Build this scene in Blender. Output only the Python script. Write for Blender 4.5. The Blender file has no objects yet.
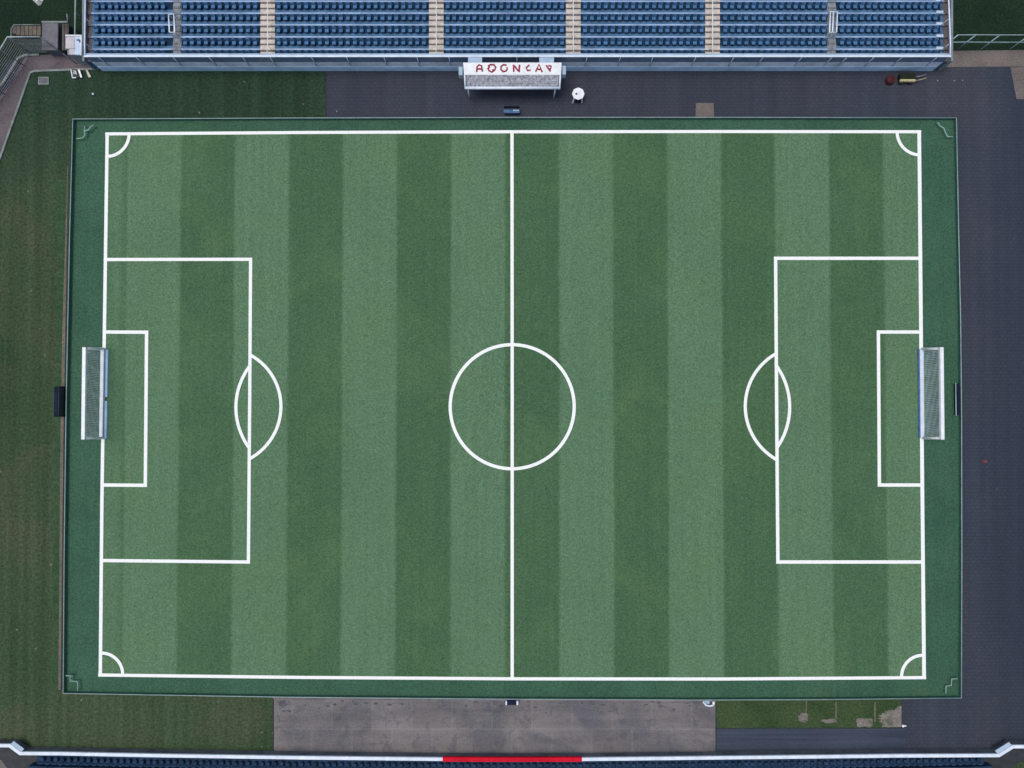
import bpy, bmesh, math, random
from mathutils import Vector, Matrix
random.seed(7)
S = bpy.context.scene
C = S.collection
R = math.radians

# ------------------------------------------------------------------ camera: a drone 50 m above the pitch
H, F, TILT = 50.0, 600.0, R(1.0)
cam_d = bpy.data.cameras.new('drone_camera')
cam = bpy.data.objects.new('drone_camera', cam_d)
C.objects.link(cam)
cam.location = (0, 0, H)
cam.rotation_euler = (TILT, 0, 0)
cam_d.sensor_width = 36.0
cam_d.lens = 36.0 * F / 1024.0
cam_d.clip_end = 2000.0
S.camera = cam


def at(px, py, z=0.0):
    """the point at height z that stands where the photograph shows pixel (px, py)"""
    u, v = (px - 512.0) / F, (384.0 - py) / F
    ct, st = math.cos(TILT), math.sin(TILT)
    d = Vector((u, st + v * ct, -ct + v * st))
    t = (z - H) / d.z
    return Vector((d.x * t, d.y * t, z))


# ------------------------------------------------------------------ materials
def node_mat(name):
    m = bpy.data.materials.new(name)
    m.use_nodes = True
    nt = m.node_tree
    return m, nt, nt.nodes['Principled BSDF']


class N:
    """small wrapper for building node trees"""
    def __init__(self, nt):
        self.nt = nt

    def new(self, t, **kw):
        n = self.nt.nodes.new(t)
        for k, v in kw.items():
            setattr(n, k, v)
        return n

    def link(self, a, b):
        self.nt.links.new(a, b)

    def pos(self):
        return self.new('ShaderNodeNewGeometry').outputs['Position']

    def noise(self, vec, scale, detail=2.0, rough=0.5, distort=0.0):
        n = self.new('ShaderNodeTexNoise')
        n.inputs['Scale'].default_value = scale
        n.inputs['Detail'].default_value = detail
        n.inputs['Roughness'].default_value = rough
        n.inputs['Distortion'].default_value = distort
        self.link(vec, n.inputs['Vector'])
        return n.outputs['Fac']

    def ramp(self, fac, lo, hi, a=0.0, b=1.0):
        n = self.new('ShaderNodeMapRange')
        n.inputs['From Min'].default_value = lo
        n.inputs['From Max'].default_value = hi
        n.inputs['To Min'].default_value = a
        n.inputs['To Max'].default_value = b
        self.link(fac, n.inputs['Value'])
        return n.outputs['Result']

    def mix(self, fac, a, b, blend='MIX'):
        n = self.new('ShaderNodeMix', data_type='RGBA', blend_type=blend)
        for sock, v in ((n.inputs[0], fac), (n.inputs[6], a), (n.inputs[7], b)):
            if isinstance(v, (int, float)):
                sock.default_value = v
            elif isinstance(v, tuple):
                sock.default_value = (*v, 1.0)
            else:
                self.link(v, sock)
        return n.outputs[2]

    def math(self, op, a, b=0.0, c=0.0):
        n = self.new('ShaderNodeMath', operation=op)
        for sock, v in zip(n.inputs, (a, b, c)):
            if isinstance(v, (int, float)):
                sock.default_value = v
            else:
                self.link(v, sock)
        return n.outputs[0]

    def bump(self, h, strength, dist, bsdf):
        n = self.new('ShaderNodeBump')
        n.inputs['Strength'].default_value = strength
        n.inputs['Distance'].default_value = dist
        self.link(h, n.inputs['Height'])
        self.link(n.outputs['Normal'], bsdf.inputs['Normal'])

    def scaled(self, vec, sx, sy, sz=1.0, rot=0.0):
        n = self.new('ShaderNodeMapping')
        n.inputs['Scale'].default_value = (sx, sy, sz)
        n.inputs['Rotation'].default_value = (0, 0, rot)
        self.link(vec, n.inputs['Vector'])
        return n.outputs['Vector']


def simple(name, col, rough=0.6, var=0.12, scale=3.0, metal=0.0, island=0.0, spec=0.4):
    """paint, metal or plastic with uneven dirt and, for copies, a small difference from one object to the next"""
    m, nt, b = node_mat(name)
    n = N(nt)
    p = n.pos()
    dark = tuple(c * (1 - 2.2 * var) for c in col)
    lite = tuple(min(1.0, c * (1 + var)) for c in col)
    f = n.ramp(n.noise(p, scale, 5.0, 0.65), 0.3, 0.7)
    c = n.mix(f, dark, lite)
    if island:
        oi = n.new('ShaderNodeObjectInfo')
        c = n.mix(n.ramp(oi.outputs['Random'], 0, 1, 0, island), c, tuple(min(1, x * 1.9 + 0.03) for x in col))
    n.link(c, b.inputs['Base Color'])
    b.inputs['Roughness'].default_value = rough
    b.inputs['Metallic'].default_value = metal
    b.inputs['Specular IOR Level'].default_value = spec
    return m


def ground_mat(name, c_a, c_b, big=0.12, speck=6.0, speck_amt=0.35, rough=0.9, patches=(), bricks=None, bump=0.5, flecks=None,
               streak=None, green=None, across=None):
    """a mixture of two colours in large patches, fine speckle, worn patches, optional paver joints"""
    m, nt, b = node_mat(name)
    n = N(nt)
    p = n.pos()
    c = n.mix(n.ramp(n.noise(p, big, 4.0, 0.55, 0.4), 0.36, 0.64), c_a, c_b)
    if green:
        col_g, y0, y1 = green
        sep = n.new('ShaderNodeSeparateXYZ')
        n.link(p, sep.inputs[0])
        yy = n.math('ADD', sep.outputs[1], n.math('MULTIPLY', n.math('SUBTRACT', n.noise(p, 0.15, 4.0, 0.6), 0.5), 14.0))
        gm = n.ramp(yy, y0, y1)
    for (col, sc, lo, hi, amt) in patches:
        f = n.ramp(n.noise(p, sc, 5.0, 0.62, 0.6), lo, hi, 0.0, amt)
        c = n.mix(f, c, col)
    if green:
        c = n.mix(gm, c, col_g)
    if across:
        col_x, x0, x1 = across
        sep = n.new('ShaderNodeSeparateXYZ')
        n.link(p, sep.inputs[0])
        xx = n.math('ADD', sep.outputs[0], n.math('MULTIPLY', n.math('SUBTRACT', n.noise(p, 0.10, 4.0, 0.6), 0.5), 7.0))
        c = n.mix(n.ramp(xx, x0, x1), c, col_x)
    if streak:
        ang, sx, sy, amt = streak
        f = n.ramp(n.noise(n.scaled(p, sx, sy, 1.0, ang), 1.0, 3.0, 0.6), 0.35, 0.65, 1 - amt, 1 + amt)
        c = n.mix(1.0, c, f, 'MULTIPLY')
    if bricks:
        bw, bh, amt, mort = bricks
        t = n.new('ShaderNodeTexBrick')
        t.inputs['Color1'].default_value = (1, 1, 1, 1)
        t.inputs['Color2'].default_value = (1 - amt * 0.7,) * 3 + (1,)
        t.inputs['Mortar'].default_value = ((1 - amt * 1.6) if mort > 0 else (1 + amt),) * 3 + (1,)
        t.inputs['Scale'].default_value = 1.0
        t.inputs['Mortar Size'].default_value = abs(mort)
        t.inputs['Brick Width'].default_value = bw
        t.inputs['Row Height'].default_value = bh
        n.link(p, t.inputs['Vector'])
        c = n.mix(1.0, c, t.outputs['Color'], 'MULTIPLY')
    s1 = n.noise(p, speck, 2.0, 0.6)
    s2 = n.noise(p, speck * 3.1, 1.0, 0.5)
    sp = n.math('ADD', n.math('MULTIPLY', s1, 0.65), n.math('MULTIPLY', s2, 0.35))
    c = n.mix(1.0, c, n.ramp(sp, 0.3, 0.7, 1 - speck_amt, 1 + speck_amt), 'MULTIPLY')
    if flecks:
        col, sc, thr = flecks
        v = n.noise(p, sc, 1.0, 0.4)
        c = n.mix(n.ramp(v, thr, thr + 0.04, 0.0, 0.8), c, col)
    n.link(c, b.inputs['Base Color'])
    b.inputs['Roughness'].default_value = rough
    b.inputs['Specular IOR Level'].default_value = 0.15
    n.bump(sp, bump, 0.05, b)
    return m


def turf_mat(name, c_dark, c_light, stripes=True):
    m, nt, b = node_mat(name)
    n = N(nt)
    p = n.pos()
    if stripes:
        sep = n.new('ShaderNodeSeparateXYZ')
        n.link(p, sep.inputs[0])
        wob = n.math('MULTIPLY', n.math('SUBTRACT', n.noise(p, 1.4, 4.0, 0.7), 0.5), 0.3)
        x = n.math('ADD', n.math('ADD', sep.outputs[0], 0.58), wob)
        ph = n.math('FRACT', n.math('DIVIDE', x, 9.05))
        # 0..0.5 mown one way (dark), 0.5..1 the other (light): soft edges about 20 cm wide
        up = n.ramp(ph, 0.485, 0.515)
        dn = n.ramp(ph, 0.985, 1.0)
        start = n.ramp(ph, 0.0, 0.015, 1.0, 0.0)
        f = n.math('MAXIMUM', n.math('SUBTRACT', up, n.math('MULTIPLY', dn, 0.5)), n.math('MULTIPLY', start, 0.5))
        uneven = n.ramp(n.noise(p, 0.09, 4.0, 0.6, 0.5), 0.3, 0.7, -0.20, 0.20)
        f = n.math('MAXIMUM', f, n.ramp(sep.outputs[0], -32.9, -31.9, 0.75, 0.0))
        f = n.math('ADD', f, uneven)
        c = n.mix(f, c_dark, c_light)
    else:
        c = n.mix(n.ramp(n.noise(n.scaled(p, 1, 1), 0.25, 4.0, 0.6, 0.4), 0.3, 0.7), c_dark, c_light)
    # wear: slightly yellower, drier turf in loose clouds, and faint passes of the mower
    wear = n.ramp(n.noise(p, 0.16, 5.0, 0.6, 0.8), 0.50, 0.72, 0.0, 0.34)
    c = n.mix(wear, c, (c_light[0] * 1.15, c_light[1] * 0.98, c_light[2] * 0.78))
    mow = n.ramp(n.noise(n.scaled(p, 2.6, 0.06), 1.0, 2.0, 0.5), 0.3, 0.7, 0.95, 1.05)
    c = n.mix(1.0, c, mow, 'MULTIPLY')
    s1 = n.noise(p, 6.2, 3.0, 0.75)
    s2 = n.noise(p, 12.0, 1.0, 0.5)
    sp = n.math('ADD', n.math('MULTIPLY', s1, 0.6), n.math('MULTIPLY', s2, 0.4))
    c = n.mix(1.0, c, n.ramp(sp, 0.32, 0.68, 0.58, 1.42), 'MULTIPLY')
    n.link(c, b.inputs['Base Color'])
    b.inputs['Roughness'].default_value = 0.85
    b.inputs['Specular IOR Level'].default_value = 0.12
    n.bump(sp, 0.35, 0.06, b)
    return m


def line_mat():
    m, nt, b = node_mat('line_paint')
    n = N(nt)
    p = n.pos()
    f = n.ramp(n.noise(p, 5.0, 4.0, 0.75), 0.30, 0.46, 0.45, 0.0)
    c = n.mix(f, (0.84, 0.85, 0.83), (0.45, 0.55, 0.48))
    n.link(c, b.inputs['Base Color'])
    b.inputs['Roughness'].default_value = 0.8
    return m


def sheer_mat(name, col, alpha):
    m, nt, b = node_mat(name)
    n = N(nt)
    p = n.pos()
    c = n.mix(n.ramp(n.noise(p, 2.0, 4.0, 0.6), 0.3, 0.7), tuple(x * 0.8 for x in col), tuple(x * 1.15 for x in col))
    n.link(c, b.inputs['Base Color'])
    b.inputs['Alpha'].default_value = alpha
    b.inputs['Roughness'].default_value = 0.5
    return m


M = {}
M['turf'] = turf_mat('striped_turf', (0.054, 0.119, 0.057), (0.093, 0.178, 0.097))
M['margin'] = turf_mat('margin_turf', (0.034, 0.090, 0.056), (0.046, 0.112, 0.070), False)
M['line'] = line_mat()
M['grass'] = ground_mat('rough_grass', (0.030, 0.070, 0.032), (0.040, 0.076, 0.036), 0.30, 5.0, 0.45,
                        patches=(((0.055, 0.070, 0.038), 0.5, 0.50, 0.68, 0.6),), flecks=((0.22, 0.24, 0.19), 2.6, 0.80),
                        streak=(0.0, 0.02, 1.6, 0.12))
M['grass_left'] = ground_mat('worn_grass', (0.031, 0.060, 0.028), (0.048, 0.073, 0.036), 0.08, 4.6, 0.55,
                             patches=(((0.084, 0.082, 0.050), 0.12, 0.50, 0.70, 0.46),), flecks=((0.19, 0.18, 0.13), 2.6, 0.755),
                             streak=(R(3), 1.2, 0.03, 0.16), green=((0.020, 0.043, 0.024), 14.0, 24.0))  # greener towards the stand, with the shade there mixed into the colour
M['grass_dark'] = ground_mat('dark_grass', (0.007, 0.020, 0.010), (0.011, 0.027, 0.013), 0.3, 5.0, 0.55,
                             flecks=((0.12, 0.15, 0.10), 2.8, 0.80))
M['grass_lush'] = ground_mat('lush_grass', (0.032, 0.058, 0.022), (0.048, 0.076, 0.031), 0.4, 6.0, 0.55,
                             flecks=((0.26, 0.30, 0.22), 2.4, 0.78))
M['asphalt'] = ground_mat('dark_asphalt', (0.022, 0.029, 0.042), (0.028, 0.034, 0.048), 0.10, 9.0, 0.30,
                          patches=(((0.040, 0.040, 0.050), 0.30, 0.54, 0.74, 0.5),), flecks=((0.16, 0.17, 0.19), 3.0, 0.83))
M['pavers'] = ground_mat('grey_blue_pavers', (0.044, 0.050, 0.067), (0.054, 0.058, 0.074), 0.06, 8.0, 0.22,
                         patches=(((0.036, 0.046, 0.070), 0.07, 0.45, 0.64, 0.6),), bricks=(0.42, 0.28, 0.12, 0.035),
                         flecks=((0.20, 0.21, 0.24), 2.2, 0.82), streak=(0.0, 0.9, 0.02, 0.10), across=((0.033, 0.043, 0.063), 38.2, 41.8))
M['slabs'] = ground_mat('worn_paving_slabs', (0.150, 0.138, 0.140), (0.205, 0.185, 0.178), 0.12, 7.0, 0.22,
                        patches=(((0.110, 0.108, 0.122), 0.20, 0.46, 0.60, 0.7), ((0.085, 0.086, 0.105), 1.1, 0.54, 0.62, 0.45)),
                        bricks=(3.3, 2.3, 0.20, -0.03), streak=(0.0, 0.05, 1.1, 0.10))
M['strip'] = ground_mat('ribbed_asphalt', (0.036, 0.048, 0.072), (0.048, 0.060, 0.086), 0.14, 8.0, 0.22, streak=(0.0, 0.05, 3.0, 0.16))
M['track'] = ground_mat('brown_track', (0.112, 0.093, 0.102), (0.146, 0.120, 0.130), 0.25, 7.0, 0.28,
                        patches=(((0.048, 0.046, 0.050), 0.5, 0.54, 0.68, 0.6),))
M['tan'] = ground_mat('tan_gravel', (0.125, 0.108, 0.098), (0.165, 0.143, 0.128), 0.5, 8.0, 0.35)
M['soil'] = ground_mat('bare_soil', (0.120, 0.105, 0.080), (0.160, 0.138, 0.105), 0.6, 7.0, 0.45)
M['bare'] = ground_mat('bare_sand', (0.15, 0.135, 0.12), (0.21, 0.19, 0.165), 1.2, 6.0, 0.40, patches=(((0.060, 0.080, 0.040), 1.3, 0.50, 0.60, 0.7),))
M['stain'] = simple('dark_stain', (0.085, 0.088, 0.105), 0.95, 0.2, 2.0)
M['joint'] = simple('dark_joint', (0.030, 0.034, 0.040), 0.9, 0.2, 2.0)
M['kerb'] = simple('pale_kerb', (0.22, 0.25, 0.23), 0.85, 0.22, 1.5)
M['pale'] = simple('pale_blue_paint', (0.50, 0.62, 0.74), 0.5, 0.10, 1.2)
M['rail'] = simple('white_rail_paint', (0.70, 0.77, 0.86), 0.45, 0.08, 1.5)
M['white'] = simple('white_paint', (0.80, 0.82, 0.83), 0.45, 0.07, 2.0)
M['red'] = simple('red_paint', (0.60, 0.010, 0.028), 0.7, 0.10, 1.0, spec=0.04)
M['letter'] = simple('dark_red_lettering', (0.30, 0.012, 0.045), 0.6, 0.15, 4.0)
M['wall_up'] = simple('lilac_concrete', (0.66, 0.72, 0.82), 0.8, 0.14, 0.9)
M['wall_low'] = simple('blue_wall_band', (0.46, 0.66, 0.84), 0.7, 0.14, 0.8)
M['wall_side'] = simple('grey_blue_concrete', (0.20, 0.23, 0.27), 0.8, 0.15, 0.8)
M['glass'] = sheer_mat('smoked_panel', (0.150, 0.210, 0.320), 0.80)
M['seat'] = simple('blue_seat_plastic', (0.066, 0.164, 0.310), 0.6, 0.12, 1.1, island=0.28, spec=0.2)
M['seat_pan'] = simple('blue_seat_pan', (0.052, 0.138, 0.270), 0.6, 0.12, 1.1, island=0.28, spec=0.2)
M['seat_low'] = simple('dark_blue_seat', (0.040, 0.090, 0.170), 0.7, 0.2, 1.3, spec=0.1)
M['low_floor'] = simple('dark_blue_floor', (0.022, 0.050, 0.100), 0.8, 0.25, 1.5, spec=0.1)
M['tread'] = simple('blue_tread_paint', (0.075, 0.165, 0.290), 0.8, 0.20, 1.2, spec=0.15)
M['under'] = simple('dark_navy', (0.012, 0.038, 0.078), 0.85, 0.25, 1.5, spec=0.1)
M['nosing'] = simple('pale_step_edge', (0.33, 0.46, 0.66), 0.7, 0.18, 0.8)
M['stair'] = simple('beige_concrete', (0.60, 0.53, 0.45), 0.85, 0.14, 2.5)
M['stair_band'] = simple('dark_stair_band', (0.17, 0.155, 0.15), 0.85, 0.25, 3.0)
M['gang'] = simple('grey_gangway', (0.22, 0.24, 0.26), 0.85, 0.25, 3.0)
M['side'] = simple('brown_side_walk', (0.125, 0.098, 0.090), 0.85, 0.2, 1.5)
M['fence_rail'] = simple('pale_green_rail', (0.26, 0.42, 0.37), 0.5, 0.12, 1.0)
M['fence_rail_b'] = simple('pale_grey_rail', (0.27, 0.37, 0.36), 0.5, 0.12, 1.0)
M['fence_net'] = sheer_mat('green_windbreak', (0.040, 0.150, 0.110), 0.80)
M['shade_and_handrail'] = simple('dark_green_shade_and_handrail', (0.018, 0.070, 0.055), 0.8, 0.15, 1.0)
M['marker'] = simple('pale_marker_paint', (0.26, 0.40, 0.35), 0.6, 0.12, 2.0)
M['galv'] = simple('galvanised_rail', (0.40, 0.46, 0.46), 0.6, 0.12, 2.0)
M['net'] = simple('net_cord', (0.42, 0.56, 0.54), 0.8, 0.1, 2.0)
M['pad'] = simple('pale_blue_pad', (0.34, 0.53, 0.66), 0.6, 0.12, 1.2)
M['navy'] = simple('navy_shade', (0.009, 0.014, 0.036), 0.7, 0.2, 2.0, spec=0.1)
M['blue'] = simple('mid_blue_paint', (0.055, 0.125, 0.270), 0.5, 0.2, 3.0)
M['grey'] = simple('grey_metal', (0.24, 0.25, 0.27), 0.6, 0.15, 1.5)
M['dark'] = simple('dark_metal', (0.028, 0.032, 0.036), 0.7, 0.2, 2.0)
M['parapet'] = simple('dark_parapet', (0.120, 0.130, 0.150), 0.85, 0.2, 1.0)
M['brown'] = simple('brown_boards', (0.125, 0.108, 0.090), 0.85, 0.2, 1.5)
M['roof_felt'] = simple('grey_roof_felt', (0.165, 0.160, 0.180), 0.9, 0.15, 1.2)
M['pinkish'] = simple('pinkish_sheet', (0.50, 0.47, 0.50), 0.7, 0.1, 1.2)
M['skyblue'] = simple('light_blue_sheet', (0.36, 0.48, 0.60), 0.5, 0.1, 1.2)
M['maroon'] = simple('maroon_plastic', (0.075, 0.022, 0.026), 0.8, 0.2, 2.5, spec=0.1)
M['olive'] = simple('olive_paint', (0.018, 0.022, 0.013), 0.7, 0.2, 3.0, spec=0.15)
M['yellow'] = simple('pale_yellow_paint', (0.46, 0.42, 0.22), 0.6, 0.15, 3.0)
M['tarp'] = simple('white_tarp', (0.62, 0.62, 0.60), 0.7, 0.15, 2.0)
M['ivory'] = simple('ivory_paint', (0.50, 0.47, 0.40), 0.7, 0.15, 2.0)
M['pinkmark'] = simple('faded_red_plastic', (0.34, 0.06, 0.06), 0.6, 0.2, 5.0)


def poly_mat():
    """ribbed, dirty polycarbonate sheet on the shelter roof"""
    m, nt, b = node_mat('mottled_roof_sheet')
    n = N(nt)
    p = n.pos()
    f = n.ramp(n.noise(p, 5.0, 4.0, 0.75), 0.36, 0.64)
    c = n.mix(f, (0.14, 0.15, 0.18), (0.50, 0.51, 0.56))
    w = n.new('ShaderNodeTexWave', wave_type='BANDS', bands_direction='Y')
    w.inputs['Scale'].default_value = 2.4
    w.inputs['Distortion'].default_value = 1.0
    n.link(p, w.inputs['Vector'])
    c = n.mix(1.0, c, n.ramp(w.outputs['Fac'], 0, 1, 0.75, 1.15), 'MULTIPLY')
    n.link(c, b.inputs['Base Color'])
    b.inputs['Roughness'].default_value = 0.5
    return m


M['poly'] = poly_mat()


# ------------------------------------------------------------------ mesh building
class MB:
    def __init__(self):
        self.v, self.f = [], []

    def add(self, vs, fs):
        o = len(self.v)
        self.v += [Vector(p) for p in vs]
        self.f += [tuple(i + o for i in f) for f in fs]
        return self

    def hexa(self, lo, hi):
        """8 corners: four below (ccw), four above"""
        return self.add(list(lo) + list(hi), [(3, 2, 1, 0), (4, 5, 6, 7), (0, 1, 5, 4), (1, 2, 6, 5), (2, 3, 7, 6), (3, 0, 4, 7)])

    def box(self, x0, x1, y0, y1, z0, z1):
        lo = [(x0, y0, z0), (x1, y0, z0), (x1, y1, z0), (x0, y1, z0)]
        return self.hexa(lo, [(a, b, z1) for a, b, _ in lo])

    def bbox(self, x0, x1, y0, y1, z0, z1, c=0.02):
        """box with chamfered top edges and upright corners"""
        def ring(d, z):
            return [(x0 + d + c, y0 + d, z), (x1 - d - c, y0 + d, z), (x1 - d, y0 + d + c, z), (x1 - d, y1 - d - c, z),
                    (x1 - d - c, y1 - d, z), (x0 + d + c, y1 - d, z), (x0 + d, y1 - d - c, z), (x0 + d, y0 + d + c, z)]
        rings = [ring(0, z0), ring(0, z1 - c), ring(c, z1)]
        vs = [p for r in rings for p in r]
        fs = []
        for k in range(2):
            for i in range(8):
                j = (i + 1) % 8
                fs.append((k * 8 + i, k * 8 + j, k * 8 + 8 + j, k * 8 + 8 + i))
        fs.append(tuple(range(7, -1, -1)))
        fs.append(tuple(range(16, 24)))
        return self.add(vs, fs)

    def tube(self, pts, r, n=8, closed=False):
        pts = [Vector(p) for p in pts]
        rings = []
        m = len(pts)
        for i, p in enumerate(pts):
            if closed:
                d = (pts[(i + 1) % m] - pts[i - 1]).normalized()
            else:
                d = (pts[min(i + 1, m - 1)] - pts[max(i - 1, 0)]).normalized()
            up = Vector((0, 0, 1)) if abs(d.z) < 0.9 else Vector((0, 1, 0))
            a = d.cross(up).normalized()
            b = a.cross(d).normalized()
            rings.append([p + (a * math.cos(2 * math.pi * k / n) + b * math.sin(2 * math.pi * k / n)) * r for k in range(n)])
        vs = [q for rg in rings for q in rg]
        fs = []
        for i in range(m if closed else m - 1):
            j = (i + 1) % m
            for k in range(n):
                l = (k + 1) % n
                fs.append((i * n + k, i * n + l, j * n + l, j * n + k))
        if not closed:
            fs.append(tuple(range(n - 1, -1, -1)))
            fs.append(tuple((m - 1) * n + k for k in range(n)))
        return self.add(vs, fs)

    def sheet(self, pts):
        pts = [Vector(p) for p in pts]
        return self.add(pts, [tuple(range(len(pts)))])

    def ribbon(self, pts, w, closed=False):
        """flat band of width w along a polyline"""
        pts = [Vector(p) for p in pts]
        m = len(pts)
        L, Rr = [], []
        for i, p in enumerate(pts):
            if closed:
                d0, d1 = (p - pts[i - 1]), (pts[(i + 1) % m] - p)
            else:
                d0 = p - pts[i - 1] if i else pts[1] - p
                d1 = pts[i + 1] - p if i < m - 1 else p - pts[i - 1]
            d0.z = d1.z = 0
            d0.normalize(); d1.normalize()
            n0, n1 = Vector((-d0.y, d0.x, 0)), Vector((-d1.y, d1.x, 0))
            q = (n0 + n1).normalized()
            q *= (w / 2) / max(0.4, q.dot(n0))
            L.append(p + q); Rr.append(p - q)
        fs = []
        for i in range(m if closed else m - 1):
            j = (i + 1) % m
            fs.append((m + i, m + j, j, i))
        return self.add(L + Rr, fs)

    def strip_wall(self, pts, w, z0, z1):
        """upright band (a wall or beam) of width w along a polyline between heights z0 and z1"""
        t = MB().ribbon(pts, w)
        m = len(pts)
        L = [(p.x, p.y) for p in t.v[:m]]
        Q = [(p.x, p.y) for p in t.v[m:]]
        for i in range(m - 1):
            lo = [(*Q[i], z0), (*Q[i + 1], z0), (*L[i + 1], z0), (*L[i], z0)]
            o = len(self.v)
            self.v += [Vector(p) for p in lo] + [Vector((p[0], p[1], z1)) for p in lo]
            self.f += [(o + 3, o + 2, o + 1, o), (o + 4, o + 5, o + 6, o + 7), (o, o + 1, o + 5, o + 4), (o + 2, o + 3, o + 7, o + 6)]
            if i == 0:
                self.f.append((o + 3, o, o + 4, o + 7))
            if i == m - 2:
                self.f.append((o + 1, o + 2, o + 6, o + 5))
        return self

    def lathe(self, prof, cx, cy, n=20):
        vs, fs = [], []
        for (r, z) in prof:
            vs += [(cx + r * math.cos(2 * math.pi * k / n), cy + r * math.sin(2 * math.pi * k / n), z) for k in range(n)]
        for i in range(len(prof) - 1):
            for k in range(n):
                l = (k + 1) % n
                fs.append((i * n + k, i * n + l, (i + 1) * n + l, (i + 1) * n + k))
        fs.append(tuple(range(n - 1, -1, -1)))
        fs.append(tuple((len(prof) - 1) * n + k for k in range(n)))
        return self.add(vs, fs)

    def build(self, name, m, parent=None, smooth=False):
        base = Vector(parent['base']) if parent is not None and 'base' in parent else Vector((0, 0, 0))
        me = bpy.data.meshes.new(name)
        me.from_pydata([tuple(p - base) for p in self.v], [], self.f)
        me.materials.append(m)
        me.update()
        if smooth:
            for p in me.polygons:
                p.use_smooth = True
        o = bpy.data.objects.new(name, me)
        C.objects.link(o)
        if parent is not None:
            o.parent = parent
            o['base'] = list(base)
        return o


def tag(o, label, cat, group=None, kind=None):
    o['label'] = label
    o['category'] = cat
    if group:
        o['group'] = group
    if kind:
        o['kind'] = kind
    return o


def thing(name, loc, label, cat, group=None, kind=None):
    o = bpy.data.objects.new(name, None)
    o.empty_display_size = 0.3
    C.objects.link(o)
    o.location = loc
    o['base'] = list(loc)
    return tag(o, label, cat, group, kind)


def ground(name, pix, z, m, label, cat, kind='structure'):
    o = MB().sheet([at(x, y, z) for x, y in pix]).build(name, m)
    return tag(o, label, cat, kind=kind)


# ------------------------------------------------------------------ ground
g = MB().sheet([(-900, -900, 0), (900, -900, 0), (900, 900, 0), (-900, 900, 0)]).build('ground', M['asphalt'])
tag(g, 'dark blue grey asphalt around the pitch and under everything', 'asphalt', kind='structure')

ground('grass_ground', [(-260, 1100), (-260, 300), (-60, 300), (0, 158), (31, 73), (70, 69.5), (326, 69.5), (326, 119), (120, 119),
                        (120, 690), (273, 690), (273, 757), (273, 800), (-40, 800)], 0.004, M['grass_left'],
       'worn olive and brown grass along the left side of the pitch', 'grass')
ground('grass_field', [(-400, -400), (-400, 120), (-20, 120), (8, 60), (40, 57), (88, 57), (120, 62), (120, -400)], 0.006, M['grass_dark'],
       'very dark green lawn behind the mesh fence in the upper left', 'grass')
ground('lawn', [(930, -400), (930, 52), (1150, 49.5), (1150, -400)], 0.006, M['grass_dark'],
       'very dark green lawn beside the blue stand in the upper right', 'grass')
ground('track', [(-200, 520), (0, 155), (30, 73), (72, 69.5), (98, 69), (98, 53), (40, 55), (25, 57), (12, 82), (-10, 110), (-230, 470)],
       0.010, M['track'], 'brown surfaced track curving round the grass in the upper left', 'track')
k = MB().strip_wall([at(-60, 297, .1), at(0, 157, .1), at(30, 72.5, .1), at(34, 70.8, .1), at(98, 68.5, .1)], 0.16, 0.0, 0.10).build('kerb', M['kerb'])
tag(k, 'pale kerb between the brown track and the dark grass', 'kerb', kind='structure')
k = MB().strip_wall([at(-30, 120, .1), at(3, 82, .1), at(18, 58, .1), at(25, 55, .1), at(39, 54.5, .1)], 0.18, 0.0, 0.12).build('kerb', M['kerb'])
tag(k, 'worn pale kerb at the foot of the mesh fence', 'kerb', kind='structure')

ground('pavement', [(326, 69.5), (1150, 66), (1150, 800), (716, 800), (716, 728), (902, 728), (902, 690), (940, 690), (940, 125), (326, 125)], 0.006, M['pavers'],
       'blue grey paved yard running along the stand and the right side of the pitch', 'paving')
ground('paving', [(273, 690), (716, 690), (716, 752), (716, 790), (273, 790)], 0.008, M['slabs'],
       'worn grey brown paving slabs below the pitch', 'paving')
ground('pavement_strip', [(716, 728.5), (905, 728.5), (905, 790), (716, 790)], 0.010, M['strip'],
       'ribbed dark grey strip of asphalt below the small grass patch', 'asphalt')
ground('grass_plot', [(716, 690), (902, 690), (902, 728), (716, 728)], 0.012, M['grass_lush'],
       'bright green grass plot with bare sandy patches below the pitch', 'grass')


def blob(px, py, rx, ry, n, jit, seed, square=False):
    rnd = random.Random(seed)
    out = []
    for i in range(n):
        a = 2 * math.pi * i / n
        c, s = math.cos(a), math.sin(a)
        if square:
            q = 1 / max(abs(c), abs(s))
            c, s = c * q, s * q
        j = 1 + rnd.uniform(-jit, jit)
        out.append((px + rx * c * j, py - ry * s * j))
    return out


rnd = random.Random(77)
st_ = MB()
for i in range(70):
    px = rnd.choice([rnd.uniform(279, 290), rnd.uniform(300, 480), rnd.uniform(300, 480), rnd.uniform(480, 715)])
    py = 701 + abs(rnd.gauss(0, 5.0))
    st_.sheet([at(x, y, .0125 + .00012 * i) for x, y in blob(px, min(py, 722), rnd.uniform(.5, 2.6), rnd.uniform(.4, 1.2), 11, .4, 100 + i)])
tag(st_.build('damp_stains', M['stain']), 'dark ragged stains on the worn slabs below the pitch fence', 'stains', kind='stuff')
for i, (args, lab) in enumerate((((803.5, 717.5, 5, 5.2, 22, 0.16, 3), 'round bare sandy patch worn into the grass plot'),
                                 ((829, 721.2, 7, 2.2, 20, 0.28, 5), 'thin flat bare streak in the grass plot'),
                                 ((864.5, 722.6, 8.2, 4.4, 28, 0.10, 8, True), 'square bare sandy patch in the grass plot'),
                                 ((890, 718.5, 11, 8, 34, 0.22, 12), 'large bare sandy corner of the grass plot'))):
    ground('bare_ground', blob(*args), 0.016 + 0.001 * i, M['bare'], lab, 'bare soil')
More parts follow.
